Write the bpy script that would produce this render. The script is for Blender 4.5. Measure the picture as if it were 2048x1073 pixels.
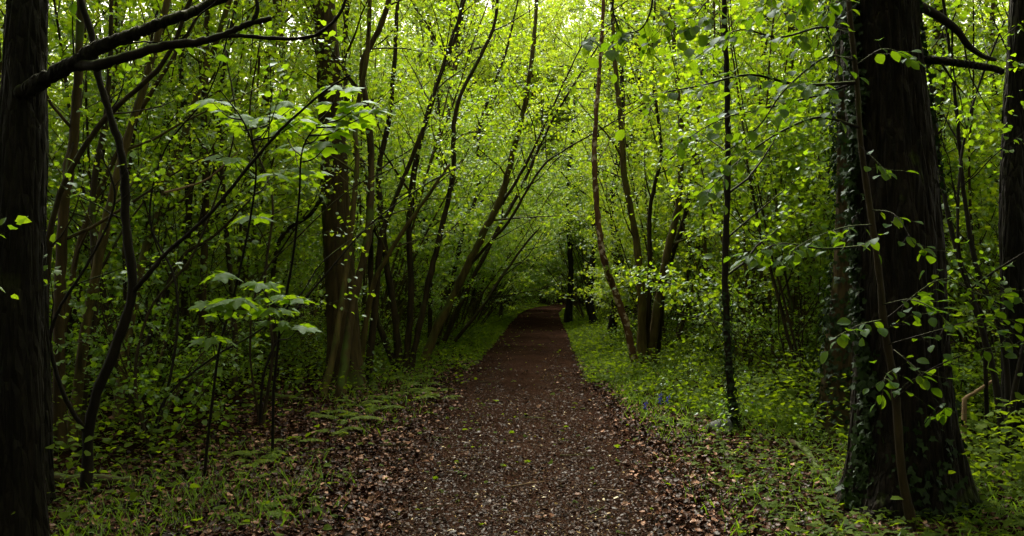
import bpy, math, random
import numpy as np
from mathutils import Vector, noise as mnoise

# ------------------------------------------------------------------ scene, camera, world, sun
S = bpy.context.scene
for o in list(bpy.data.objects): bpy.data.objects.remove(o)
COL = S.collection
CAM_H, PITCH, FPX = 1.6, math.atan(23.5/1820), 1820.0
cd = bpy.data.cameras.new('camera'); cam = bpy.data.objects.new('camera', cd); COL.objects.link(cam)
cd.sensor_width = 36; cd.lens = 36*FPX/2048; cd.clip_start = .05; cd.clip_end = 1500
cam.location = (0, 0, CAM_H); cam.rotation_euler = (math.pi/2+PITCH, 0, 0); S.camera = cam

SUN_EL, SUN_AZ = math.radians(52), math.radians(-14)      # azimuth from +Y towards +X: ahead and a little right
W = bpy.data.worlds.new('World'); S.world = W; W.use_nodes = True
wn = W.node_tree; bg = wn.nodes['Background']
sky = wn.nodes.new('ShaderNodeTexSky'); sky.sky_type = 'NISHITA'; sky.sun_disc = False
sky.sun_elevation = SUN_EL; sky.sun_rotation = SUN_AZ; sky.dust_density = 6; sky.air_density = 1.5; sky.ozone_density = 1
hs = wn.nodes.new('ShaderNodeHueSaturation'); hs.inputs['Saturation'].default_value = .08
wn.links.new(sky.outputs[0], hs.inputs['Color']); tn = wn.nodes.new('ShaderNodeMixRGB'); tn.blend_type = 'MULTIPLY'; tn.inputs[0].default_value = 1; tn.inputs[2].default_value = (1, .94, .79, 1)
wn.links.new(hs.outputs[0], tn.inputs[1]); wn.links.new(tn.outputs[0], bg.inputs['Color'])
bg.inputs['Strength'].default_value = .15
sl = bpy.data.lights.new('sun', 'SUN'); sl.energy = 1.5; sl.angle = math.radians(24); sl.color = (1, .93, .78)
so = bpy.data.objects.new('sun', sl); COL.objects.link(so)
sd = Vector((math.sin(SUN_AZ)*math.cos(SUN_EL), math.cos(SUN_AZ)*math.cos(SUN_EL), math.sin(SUN_EL)))
so.rotation_euler = sd.to_track_quat('Z', 'Y').to_euler(); so.location = (0, 0, 30)
vs = S.view_settings; vs.view_transform = 'Standard'; vs.look = 'None'; vs.exposure = 1.85; vs.gamma = 1
cy = S.cycles
cy.max_bounces = 8; cy.diffuse_bounces = 3; cy.glossy_bounces = 2; cy.transmission_bounces = 5; cy.transparent_max_bounces = 4
cy.caustics_reflective = False; cy.caustics_refractive = False; cy.use_adaptive_sampling = True; cy.adaptive_threshold = .02

# ------------------------------------------------------------------ picture helpers (pixel of the 2048 photo + depth -> point)
_ca, _sa = math.cos(PITCH), math.sin(PITCH)
def P(px, py, Y):
    x = (px-1024)/FPX; y = -(py-536.5)/FPX
    d = np.array([x, _ca-_sa*y, _sa+_ca*y]); t = Y/d[1]
    return np.array([0, 0, CAM_H])+d*t
def depth_of(py): return FPX*CAM_H/max(1., py-560.)
R = np.random.default_rng(7)
def V(*a): return np.array(a, float)
def nrm(v):
    return v/(np.linalg.norm(v, axis=-1, keepdims=True)+1e-9)

# ------------------------------------------------------------------ path centre line
_pc = np.array([[-40, -.1], [0, 0], [5.7, .05], [14.6, .2], [22, .5], [32, .85], [42, 1.25], [48.5, 1.75], [54, 2.7], [60, 4.8], [67, 8.5], [78, 16], [95, 28], [130, 55]])
def path_x(y): return np.interp(y, _pc[:, 0], _pc[:, 1])
HALF = 1.08
def fbm(x, y, s, seed=0):
    r = np.random.default_rng(seed+101); out = np.zeros(np.broadcast(x, y).shape)
    for k in range(7):
        a = r.uniform(0, 6.28); f = s*(1.35**k)*r.uniform(.8, 1.2); out += np.sin((x*np.cos(a)+y*np.sin(a))*f+r.uniform(0, 6.28)+1.3*np.sin((x*np.sin(a*1.7)+y*np.cos(a*1.7))*f*.6))/(1.25**k)
    return out/3.2
def gz(x, y):
    x = np.asarray(x, float); y = np.asarray(y, float)
    d = np.abs(x-path_x(y)); w = np.clip((d-1.5)/2.5, 0, 1); w = w*w*(3-2*w)
    return w*(.05+.10*fbm(x, y, .35, 3)+.03*fbm(x, y, 1.7, 5))

# ------------------------------------------------------------------ mesh building
class MB:
    def __init__(s): s.v = []; s.q = []; s.t = []; s.a = []; s.n = 0
    def add(s, v, quads=None, tris=None, attr=0.5):
        v = np.asarray(v, float).reshape(-1, 3); s.v.append(v)
        s.a.append(np.full(len(v), attr) if np.isscalar(attr) else np.asarray(attr))
        if quads is not None and len(quads): s.q.append(np.asarray(quads).reshape(-1, 4)+s.n)
        if tris is not None and len(tris): s.t.append(np.asarray(tris).reshape(-1, 3)+s.n)
        s.n += len(v)
    def tube(s, pts, rad, k=6, cap=True, attr=None):
        pts = np.asarray(pts, float); n = len(pts); rad = np.broadcast_to(np.asarray(rad, float), (n,))
        T = nrm(np.gradient(pts, axis=0)); m = np.abs(T.mean(0)); ref = np.zeros(3); ref[np.argmin(m)] = 1
        A = nrm(np.cross(T, ref)); B = np.cross(T, A)
        an = np.arange(k)*2*math.pi/k
        v = pts[:, None]+rad[:, None, None]*(np.cos(an)[None, :, None]*A[:, None]+np.sin(an)[None, :, None]*B[:, None])
        i = np.arange(n-1)[:, None]*k; j = np.arange(k)[None]; j2 = (j+1) % k
        q = np.stack([i+j, i+j2, i+k+j2, i+k+j], -1).reshape(-1, 4)
        v = v.reshape(-1, 3)
        at = R.random() if attr is None else attr
        if cap:
            v = np.vstack([v, pts[-1]+T[-1]*rad[-1]*.5]); c = n*k; jj = np.arange(k)
            s.add(v, q, np.stack([c-k+jj, c-k+(jj+1) % k, np.full(k, c)], -1), attr=at)
        else: s.add(v, q, attr=at)
    def mesh(s, name, smooth=True):
        m = bpy.data.meshes.new(name)
        if not s.v: return m
        v = np.vstack(s.v).astype(np.float32); m.vertices.add(len(v)); m.vertices.foreach_set('co', v.ravel())
        q = np.vstack(s.q) if s.q else np.zeros((0, 4), int); t = np.vstack(s.t) if s.t else np.zeros((0, 3), int)
        m.loops.add(q.size+t.size); m.loops.foreach_set('vertex_index', np.concatenate([q.ravel(), t.ravel()]).astype(np.int32))
        m.polygons.add(len(q)+len(t))
        st = np.concatenate([np.arange(len(q))*4, q.size+np.arange(len(t))*3]).astype(np.int32)
        m.polygons.foreach_set('loop_start', st)
        m.polygons.foreach_set('use_smooth', np.full(len(q)+len(t), smooth))
        a = m.attributes.new('rnd', 'FLOAT', 'POINT'); a.data.foreach_set('value', np.concatenate(s.a).astype(np.float32))
        m.update(calc_edges=True); m.validate(); return m
    def build(s, name, mat, parent=None, smooth=True):
        m = s.mesh(name, smooth); m.materials.append(mat)
        o = bpy.data.objects.new(name, m); COL.objects.link(o)
        if parent is not None: o.parent = parent
        return o

# leaf templates: (verts in leaf space: x along midrib, y across, z up), quads, tris
def T_kite(): return (np.array([[0, 0, 0], [.42, -.40, .07], [1, 0, -.10], [.42, .40, .07]]), [], [[0, 1, 2], [0, 2, 3]])
def T_six(w=.4, droop=.14): return (np.array([[0, 0, 0], [.25, -w, .10], [.68, -w*.82, .05], [1, 0, -droop], [.68, w*.82, .05], [.25, w, .10], [.5, 0, 0.01]]),
                         [[0, 1, 2, 6], [6, 2, 3, 3], [0, 6, 4, 5]][:0]+[[0, 1, 2, 6], [0, 6, 4, 5]], [[6, 2, 3], [6, 3, 4]])
def T_oval(w=.36):
    xs = [0, .12, .3, .5, .7, .86, 1]; ws = [0, .55, .95, 1, .82, .45, 0]; v = []; q = []; t = []
    for x in xs: v.append([x, 0, -.16*x*x])
    for sgn in (-1, 1):
        b = len(v)
        for x, ww in zip(xs[1:-1], ws[1:-1]): v.append([x+.03, sgn*w*ww, .09*ww-.16*x*x])
        for i in range(4): q.append([i+1, b+i, b+i+1, i+2] if sgn < 0 else [i+1, i+2, b+i+1, b+i])
        t.append([0, b, 1] if sgn < 0 else [0, 1, b]); t.append([5, b+4, 6] if sgn < 0 else [5, 6, b+4])
    return (np.array(v), q, t)
def T_sycamore():
    ang = [(-150, .30), (-128, .58), (-104, .46), (-84, .50), (-62, .92), (-48, .66), (-30, .52), (-14, .80), (0, 1.05)]
    pts = ang+[(-a, r) for a, r in ang[:-1]][::-1]
    v = [[.0, 0, .04]]
    for a, r in pts:
        a = math.radians(a); v.append([r*math.cos(a)*.8+.12, r*math.sin(a)*.8, -.16*r*r+.05*math.cos(a*5)])
    n = len(pts); v.append([.12, 0, .05]); c = n+1
    return (np.array(v), [], [[c, i, i+1] for i in range(1, n)]+[[c, n, 0], [c, 0, 1]])
def T_oak():
    xs = np.linspace(0, 1, 8); ws = [.06, .16, .10, .26, .17, .34, .22, .05]; v = [[x, 0, .05*math.sin(x*6)] for x in xs]; q = []
    for sgn in (-1, 1):
        b = len(v)
        for i, (x, w) in enumerate(zip(xs, ws)): v.append([x+.05, sgn*w, .12*math.sin(x*5+sgn)+.10*w*3])
        for i in range(7): q.append([i, b+i, b+i+1, i+1] if sgn < 0 else [i, i+1, b+i+1, b+i])
    return (np.array(v), q, [])
def T_ivy(): return (np.array([[0, 0, 0], [-.1, -.42, 0], [.35, -.55, .03], [.42, -.22, .05], [1, 0, -.05], [.42, .22, .05], [.35, .55, .03], [-.1, .42, 0], [.3, 0, .04]]), [], [[8, i, i+1] for i in range(7)]+[[8, 7, 0]])
TK, T6, TO, TS, TOAK, TIVY = T_kite(), T_six(), T_oval(), T_sycamore(), T_oak(), T_ivy()

class Bag:
    """leaves: position, direction, normal, length"""
    def __init__(s): s.p = []; s.d = []; s.n = []; s.L = []
    def add(s, p, d, n, L):
        p = np.atleast_2d(p); s.p.append(p); s.d.append(np.broadcast_to(d, p.shape)); s.n.append(np.broadcast_to(n, p.shape)); s.L.append(np.broadcast_to(L, (len(p),)))
    def into(s, mb, T, wscale=None):
        if not s.p: return
        p = np.vstack(s.p); d = nrm(np.vstack(s.d)); n = np.vstack(s.n); L = np.concatenate(s.L)
        side = nrm(np.cross(n, d)); up = np.cross(d, side); tv, tq, tt = T
        k = len(tv); N = len(p)
        ws = np.ones(N) if wscale is None else R.uniform(wscale[0], wscale[1], N)
        v = p[:, None]+L[:, None, None]*(tv[None, :, 0:1]*d[:, None]+tv[None, :, 1:2]*ws[:, None, None]*side[:, None]+tv[None, :, 2:3]*up[:, None])
        off = (np.arange(N)*k)[:, None, None]
        q = (np.array(tq)[None]+off).reshape(-1, 4) if len(tq) else None
        t = (np.array(tt)[None]+off).reshape(-1, 3) if len(tt) else None
        mb.add(v.reshape(-1, 3), q, t, attr=np.repeat(R.random(N), k))
    def count(s): return sum(len(x) for x in s.p)

# ------------------------------------------------------------------ materials
def newmat(name):
    m = bpy.data.materials.new(name); m.use_nodes = True; nt = m.node_tree
    for n in list(nt.nodes): nt.nodes.remove(n)
    out = nt.nodes.new('ShaderNodeOutputMaterial'); return m, nt, out
def ramp(nt, stops, fac, interp='LINEAR'):
    r = nt.nodes.new('ShaderNodeValToRGB'); cr = r.color_ramp; cr.interpolation = interp
    while len(cr.elements) < len(stops): cr.elements.new(.5)
    for e, (p, c) in zip(cr.elements, stops): e.position = p; e.color = (*c, 1)
    nt.links.new(fac, r.inputs['Fac']); return r.outputs['Color']
def leaf_mat(name, refl, trans, mix=.5, gloss=.3, rough=.38, vein=0):
    m, nt, out = newmat(name); N, L = nt.nodes, nt.links
    at = N.new('ShaderNodeAttribute'); at.attribute_name = 'rnd'
    oi = N.new('ShaderNodeObjectInfo')
    ad = N.new('ShaderNodeMath'); ad.operation = 'MULTIPLY_ADD'; L.new(oi.outputs['Random'], ad.inputs[0]); ad.inputs[1].default_value = .45; ad.inputs[2].default_value = 0
    a2 = N.new('ShaderNodeMath'); a2.operation = 'MULTIPLY_ADD'; L.new(at.outputs['Fac'], a2.inputs[0]); a2.inputs[1].default_value = .6; L.new(ad.outputs[0], a2.inputs[2])
    f = a2.outputs[0]
    rc = ramp(nt, [(i/(len(refl)-1), c) for i, c in enumerate(refl)], f); tc = ramp(nt, [(i/(len(trans)-1), c) for i, c in enumerate(trans)], f)
    df = N.new('ShaderNodeBsdfDiffuse'); tr = N.new('ShaderNodeBsdfTranslucent'); L.new(rc, df.inputs['Color']); L.new(tc, tr.inputs['Color'])
    mx = N.new('ShaderNodeMixShader'); mx.inputs[0].default_value = mix; L.new(df.outputs[0], mx.inputs[1]); L.new(tr.outputs[0], mx.inputs[2])
    gl = N.new('ShaderNodeBsdfAnisotropic'); gl.inputs['Roughness'].default_value = rough; gl.inputs['Color'].default_value = (.75, .85, .9, 1)
    fr = N.new('ShaderNodeLayerWeight'); fr.inputs['Blend'].default_value = .5
    fp = N.new('ShaderNodeMath'); fp.operation = 'POWER'; L.new(fr.outputs['Facing'], fp.inputs[0]); fp.inputs[1].default_value = 4
    fm = N.new('ShaderNodeMath'); fm.operation = 'MULTIPLY_ADD'; L.new(fp.outputs[0], fm.inputs[0]); fm.inputs[1].default_value = gloss*.8; fm.inputs[2].default_value = gloss*.12
    fm.use_clamp = True
    m2 = N.new('ShaderNodeMixShader'); L.new(fm.outputs[0], m2.inputs[0]); L.new(mx.outputs[0], m2.inputs[1]); L.new(gl.outputs[0], m2.inputs[2])
    L.new(m2.outputs[0], out.inputs['Surface']); return m
def bark_mat(name, c1, c2, moss=.0, scale=14, bump=.6, mossc=(.05, .075, .012), rough=.75, lichen=None, zs=.16, crack=False):
    m, nt, out = newmat(name); N, L = nt.nodes, nt.links
    tc = N.new('ShaderNodeTexCoord'); mp = N.new('ShaderNodeMapping'); mp.inputs['Scale'].default_value = (1, 1, zs); L.new(tc.outputs['Object'], mp.inputs['Vector'])
    n1 = N.new('ShaderNodeTexNoise'); n1.inputs['Scale'].default_value = scale; n1.inputs['Detail'].default_value = 6; n1.inputs['Roughness'].default_value = .65; L.new(mp.outputs[0], n1.inputs['Vector'])
    n2 = N.new('ShaderNodeTexNoise'); n2.inputs['Scale'].default_value = 2.2; n2.inputs['Detail'].default_value = 5; L.new(tc.outputs['Object'], n2.inputs['Vector'])
    col = ramp(nt, [(.32, c1), (.62, c2)], n1.outputs['Fac'])
    if lichen:
        n3 = N.new('ShaderNodeTexNoise'); n3.inputs['Scale'].default_value = 9; n3.inputs['Detail'].default_value = 6; L.new(tc.outputs['Object'], n3.inputs['Vector'])
        f3 = ramp(nt, [(.54, (0, 0, 0)), (.60, (1, 1, 1))], n3.outputs['Fac'])
        mm = N.new('ShaderNodeMixRGB'); L.new(f3, mm.inputs[0]); L.new(col, mm.inputs[1]); mm.inputs[2].default_value = (*lichen, 1); col = mm.outputs[0]
    if moss > 0:
        ge = N.new('ShaderNodeNewGeometry'); sp = N.new('ShaderNodeSeparateXYZ'); L.new(ge.outputs['Normal'], sp.inputs[0])
        ma = N.new('ShaderNodeMath'); ma.operation = 'MULTIPLY_ADD'; L.new(sp.outputs['Z'], ma.inputs[0]); ma.inputs[1].default_value = .28; L.new(n2.outputs['Fac'], ma.inputs[2])
        f = ramp(nt, [(.72-moss*.35, (0, 0, 0)), (.80-moss*.25, (1, 1, 1))], ma.outputs[0])
        mm = N.new('ShaderNodeMixRGB'); L.new(f, mm.inputs[0]); L.new(col, mm.inputs[1]); mm.inputs[2].default_value = (*mossc, 1); col = mm.outputs[0]
    b = N.new('ShaderNodeBsdfPrincipled'); L.new(col, b.inputs['Base Color']); b.inputs['Roughness'].default_value = rough; b.inputs['Specular IOR Level'].default_value = .14
    bp = N.new('ShaderNodeBump'); bp.inputs['Strength'].default_value = bump; bp.inputs['Distance'].default_value = .03 if crack else .012
    if crack:
        mp2 = N.new('ShaderNodeMapping'); mp2.inputs['Scale'].default_value = (1, 1, .16); L.new(tc.outputs['Object'], mp2.inputs['Vector'])
        ms = N.new('ShaderNodeMixRGB'); ms.inputs[0].default_value = .06; L.new(mp2.outputs[0], ms.inputs[1]); L.new(n2.outputs['Color'], ms.inputs[2])
        vo = N.new('ShaderNodeTexVoronoi'); vo.feature = 'DISTANCE_TO_EDGE'; vo.inputs['Scale'].default_value = 26; L.new(ms.outputs[0], vo.inputs['Vector'])
        cm = N.new('ShaderNodeMath'); cm.operation = 'MULTIPLY_ADD'; L.new(vo.outputs['Distance'], cm.inputs[0]); cm.inputs[1].default_value = 2.5; L.new(n1.outputs['Fac'], cm.inputs[2]); L.new(cm.outputs[0], bp.inputs['Height'])
    else: L.new(n1.outputs['Fac'], bp.inputs['Height'])
    0; L.new(bp.outputs[0], b.inputs['Normal'])
    L.new(b.outputs[0], out.inputs['Surface']); return m
def piece_mat(name, stops, rough=.7, spec=.3, interp='LINEAR', transl=0):
    m, nt, out = newmat(name); N, L = nt.nodes, nt.links
    at = N.new('ShaderNodeAttribute'); at.attribute_name = 'rnd'
    col = ramp(nt, stops, at.outputs['Fac'], interp)
    df = N.new('ShaderNodeBsdfDiffuse'); L.new(col, df.inputs['Color']); gl = N.new('ShaderNodeBsdfAnisotropic'); gl.inputs['Roughness'].default_value = .35
    b = N.new('ShaderNodeMixShader'); b.inputs[0].default_value = spec*.04; L.new(df.outputs[0], b.inputs[1]); L.new(gl.outputs[0], b.inputs[2])
    L.new(b.outputs[0], out.inputs['Surface']); return m
def ground_mat(name, path=False):
    m, nt, out = newmat(name); N, L = nt.nodes, nt.links
    tc = N.new('ShaderNodeTexCoord')
    n1 = N.new('ShaderNodeTexNoise'); n1.inputs['Scale'].default_value = 1.1; n1.inputs['Detail'].default_value = 8; n1.inputs['Roughness'].default_value = .6
    n2 = N.new('ShaderNodeTexNoise'); n2.inputs['Scale'].default_value = 38; n2.inputs['Detail'].default_value = 5; n2.inputs['Roughness'].default_value = .7
    vo = N.new('ShaderNodeTexVoronoi'); vo.inputs['Scale'].default_value = 42 if path else 20
    mp = N.new('ShaderNodeMapping'); mp.inputs['Scale'].default_value = (1, 1, 1)
    for n in (n1, n2, vo): L.new(tc.outputs['Object'], n.inputs['Vector'])
    if path: base = ramp(nt, [(.3, (.009, .0046, .0032)), (.5, (.024, .0128, .0092)), (.7, (.054, .030, .022))], n2.outputs['Fac'])
    else: base = ramp(nt, [(.3, (.006, .004, .002)), (.55, (.018, .010, .005)), (.75, (.045, .024, .013))], n2.outputs['Fac'])
    big = ramp(nt, [(.35, (.62, .62, .62)), (.65, (1.15, 1.1, 1.05))], n1.outputs['Fac'])
    mu = N.new('ShaderNodeMixRGB'); mu.blend_type = 'MULTIPLY'; mu.inputs[0].default_value = 1; L.new(base, mu.inputs[1]); L.new(big, mu.inputs[2])
    ch = ramp(nt, [(0, (.012, .0055, .0036)), (.45, (.034, .0165, .011)), (.8, (.07, .036, .021)), (.96, (.20, .13, .06))], vo.outputs['Color'])
    dm = ramp(nt, [(.0, (1, 1, 1)), (.3, (0, 0, 0))], vo.outputs['Distance'])
    m3 = N.new('ShaderNodeMixRGB'); fm = N.new('ShaderNodeMath'); fm.operation = 'MULTIPLY'; fm.inputs[1].default_value = .7; L.new(dm, fm.inputs[0])
    L.new(fm.outputs[0], m3.inputs[0]); L.new(mu.outputs[0], m3.inputs[1]); L.new(ch, m3.inputs[2])
    b = N.new('ShaderNodeBsdfDiffuse'); L.new(m3.outputs[0], b.inputs['Color'])
    bp = N.new('ShaderNodeBump'); bp.inputs['Strength'].default_value = .9; bp.inputs['Distance'].default_value = .02; L.new(n2.outputs['Fac'], bp.inputs['Height']); L.new(bp.outputs[0], b.inputs['Normal'])
    L.new(b.outputs[0], out.inputs['Surface']); return m

M = {}
M['hazel'] = leaf_mat('hazel_leaf', [(.045, .10, .010), (.08, .15, .013), (.13, .20, .016)], [(.20, .38, .008), (.34, .52, .010), (.51, .62, .014)], .57)
M['canopy'] = leaf_mat('canopy_leaf', [(.06, .11, .010), (.10, .16, .012), (.14, .20, .014)], [(.24, .39, .010), (.38, .54, .014), (.52, .62, .02)], .6)
M['shrub'] = leaf_mat('shrub_leaf', [(.045, .095, .008), (.08, .145, .010), (.12, .185, .012)], [(.16, .33, .008), (.28, .47, .010), (.44, .58, .012)], .55)
M['sycamore'] = leaf_mat('sycamore_leaf', [(.07, .14, .012), (.09, .17, .014)], [(.24, .42, .006), (.34, .52, .008)], .55, .14, .45)
M['hornbeam'] = leaf_mat('hornbeam_leaf', [(.022, .058, .005), (.045, .09, .007)], [(.10, .22, .004), (.26, .40, .006)], .5, .10, .45)
M['ivy'] = leaf_mat('ivy_leaf', [(.010, .018, .004), (.018, .034, .006)], [(.01, .03, .003), (.02, .05, .004)], .15, .10, .5)
M['herb'] = leaf_mat('herb_leaf', [(.026, .050, .003), (.055, .090, .005), (.090, .130, .007)], [(.09, .16, .004), (.18, .27, .005), (.28, .40, .007)], .48, .03, .6)
M['grass'] = leaf_mat('grass_blade', [(.05, .11, .009), (.10, .17, .011)], [(.12, .27, .007), (.26, .42, .010)], .4, .25, .45)
M['fern'] = leaf_mat('fern_frond', [(.07, .115, .008), (.12, .16, .010)], [(.20, .32, .006), (.36, .44, .008)], .5, .05, .6)
M['bark'] = bark_mat('dark_wet_bark', (.008, .006, .0025), (.034, .024, .010), moss=.25, scale=16)
M['bark_olive'] = bark_mat('olive_hazel_bark', (.024, .018, .006), (.085, .064, .020), moss=.45, scale=12, mossc=(.06, .07, .014))
M['bark_brown'] = bark_mat('warm_brown_bark', (.015, .010, .004), (.058, .040, .015), moss=.32, scale=14)
M['bark_pink'] = bark_mat('flaking_pink_brown_bark', (.04, .018, .010), (.12, .060, .032), scale=10, lichen=(.38, .30, .24), bump=.5)
M['bark_black'] = bark_mat('black_wet_bark', (.0035, .0028, .0015), (.012, .009, .005), moss=.1, scale=18)
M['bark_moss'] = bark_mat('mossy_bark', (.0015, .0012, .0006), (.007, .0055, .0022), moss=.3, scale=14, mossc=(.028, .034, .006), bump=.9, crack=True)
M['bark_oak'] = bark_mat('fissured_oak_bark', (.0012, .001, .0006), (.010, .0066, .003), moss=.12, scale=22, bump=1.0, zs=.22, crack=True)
M['dead'] = bark_mat('pale_dead_wood', (.10, .065, .035), (.26, .18, .10), scale=18, bump=.4)
M['litter'] = piece_mat('fallen_oak_leaves', [(0, (.007, .0024, .0012)), (.45, (.023, .0075, .004)), (.72, (.058, .025, .0145)), (.9, (.16, .080, .050)), (1, (.36, .21, .15))], .55, .4)
M['chips'] = piece_mat('bark_chips', [(0, (.006, .0028, .0018)), (.55, (.020, .0095, .006)), (.85, (.046, .023, .014)), (.97, (.09, .05, .02)), (.99, (.34, .24, .09)), (1, (.62, .56, .42))], .5, .5)
M['soil'] = ground_mat('woodland_soil'); M['path'] = ground_mat('bark_path', True)
M['stone'] = bark_mat('grey_stone', (.03, .035, .033), (.09, .10, .10), scale=20, zs=1, bump=.5)
M['bluebell'] = piece_mat('bluebell_petals', [(0, (.05, .05, .35)), (1, (.12, .10, .55))])

# ------------------------------------------------------------------ tagging
def tag(o, label=None, cat=None, group=None, kind=None):
    if label: o['label'] = label
    if cat: o['category'] = cat
    if group: o['group'] = group
    if kind: o['kind'] = kind
    return o
def empty(name, loc):
    o = bpy.data.objects.new(name, None); COL.objects.link(o); o.location = tuple(loc); o.empty_display_size = .3; return o
def parts_under(root, objs):
    """parts were built in world space: hang them under the empty without moving them"""
    bpy_loc = root.location.copy()
    for ob in objs:
        ob.parent = root
        me = ob.data; n = len(me.vertices); a = np.empty(n*3, np.float32); me.vertices.foreach_get('co', a); a = a.reshape(-1, 3)-np.array(bpy_loc, np.float32)
        me.vertices.foreach_set('co', a.ravel()); me.update()

# ------------------------------------------------------------------ growing
def smooth_pts(pts, per=6):
    p = np.asarray(pts, float); n = len(p)
    if n < 3: return np.array([p[0]+(p[-1]-p[0])*t for t in np.linspace(0, 1, per+1)])
    e = np.vstack([2*p[0]-p[1], p, 2*p[-1]-p[-2]]); out = []
    for i in range(1, n):
        a, b, c, d = e[i-1], e[i], e[i+1], e[i+2]
        for t in np.arange(per)/per: out.append(.5*((2*b)+(-a+c)*t+(2*a-5*b+4*c-d)*t*t+(-a+3*b-3*c+d)*t**3))
    out.append(p[-1]); return np.array(out)
def wander(p, d, L, n, wob=.12, up=.0):
    p = np.array(p, float); d = nrm(np.array(d, float)); out = [p.copy()]
    for _ in range(n):
        d = nrm(d+R.normal(0, wob, 3)+np.array([0, 0, up])); p = p+d*L/n; out.append(p.copy())
    return np.array(out)
def frac(pts, t):
    f = t*(len(pts)-1); i = min(int(f), len(pts)-2); w = f-i
    return pts[i]*(1-w)+pts[i+1]*w, nrm(pts[i+1]-pts[i])
def perp_dir(t, ang, az=None):
    az = R.uniform(0, 2*math.pi) if az is None else az
    ref = np.array([0, 0, 1.]) if abs(t[2]) < .9 else np.array([1., 0, 0])
    a = nrm(np.cross(t, ref)); b = np.cross(a, t)
    return nrm(t*math.cos(ang)+(a*math.cos(az)+b*math.sin(az))*math.sin(ang))
SHOOTS = 0
def leaves_along(bag, pts, L, gap, t0=.15, droop=.35, spread=.9, tip=True):
    """alternate leaves on both sides of a twig in a loose flat spray"""
    seg = np.linalg.norm(np.diff(pts, axis=0), axis=1); cum = np.concatenate([[0], np.cumsum(seg)]); tot = cum[-1]
    n = max(2, int(tot*(1-t0)/gap)); s = np.linspace(t0*tot, tot, n)
    p = np.stack([np.interp(s, cum, pts[:, k]) for k in range(3)], 1)
    t = nrm(pts[-1]-pts[0])[None]
    side = nrm(np.cross(t, np.array([[0, 0, 1.]]))+R.normal(0, .25, (1, 3)))
    sg = np.where(np.arange(n) % 2, 1., -1.)[:, None]
    d = t*R.uniform(.3, .8, (n, 1))+side*sg*spread+R.normal(0, .22, (n, 3)); d[:, 2] -= droop*R.uniform(.3, 1.8, n)
    if tip: d[-1] = t[0]+R.normal(0, .2, 3)
    nr = np.array([0, 0, 1.])+R.normal(0, .33, (n, 3))
    bag.add(p, nrm(d), nrm(nr), L*R.uniform(.65, 1.2, n))
    if SHOOTS:
        k = SHOOTS*n; p2 = np.repeat(p, SHOOTS, 0)+R.normal(0, 1, (k, 3))*[.06, .06, .028]; d2 = np.repeat(d, SHOOTS, 0)+R.normal(0, .6, (k, 3)); d2[:, 2] -= .2
        bag.add(p2, nrm(d2), nrm(np.array([0, 0, 1.])+R.normal(0, .38, (k, 3))), L*R.uniform(.45, 1.2, k))
def twig(wood, bag, p, d, L, r, leaf, gap, k=3, droop=.35):
    w = wander(p, d, L, 4, .13, .01)
    if wood is not None: wood.tube(w, np.linspace(r, r*.35, 5), k, cap=False)
    leaves_along(bag, w, leaf, gap, droop=droop)
def limb(wood, bag, p, d, L, r, leaf=.065, gap=.075, tw=.2, twl=.5, k=5, up=.03, wob=.12, flat=True, droop=.35, bare=.2, sub=True):
    n = max(5, int(L/.28)); w = wander(p, d, L, n, wob, up)
    wood.tube(w, np.linspace(r, r*.22, n+1), k, cap=False)
    m = max(2, int(L*(1-bare)/tw))
    for i in range(m):
        t = bare+(1-bare)*(i+R.random())/m
        q, tt = frac(w, min(t, .999)); az = (0 if i % 2 else math.pi)+R.normal(0, .5) if flat else None
        dd = perp_dir(tt, R.uniform(.6, 1.15), az)
        l = twl*(1.15-.7*t)*R.uniform(.6, 1.4)
        if sub and L > 1.6 and R.random() < .3 and t < .7: limb(wood, bag, q, dd, L*.42*R.uniform(.7, 1.2), r*.45, leaf, gap, tw, twl*.8, 3, up, wob, flat, droop, .2, False)
        else: twig(wood, bag, q, dd, l, max(.0016, r*.25), leaf, gap, droop=droop)
    leaves_along(bag, w[-3:], leaf, gap)
    return w
def dress(wood, bag, pts, r0, r1, nb, t0=.3, bl=1.6, bdroop=.0, ang=(.55, 1.1), **kw):
    for i in range(nb):
        t = t0+(1-t0)*(i+R.random())/nb; q, tt = frac(pts, min(t, .999)); rr = r0+(r1-r0)*t
        d = perp_dir(tt, R.uniform(*ang)); L = bl*(1.25-.75*t)*R.uniform(.55, 1.35)
        limb(wood, bag, q, d, L, max(.004, min(rr*.5, L*.011)), **kw)

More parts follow.
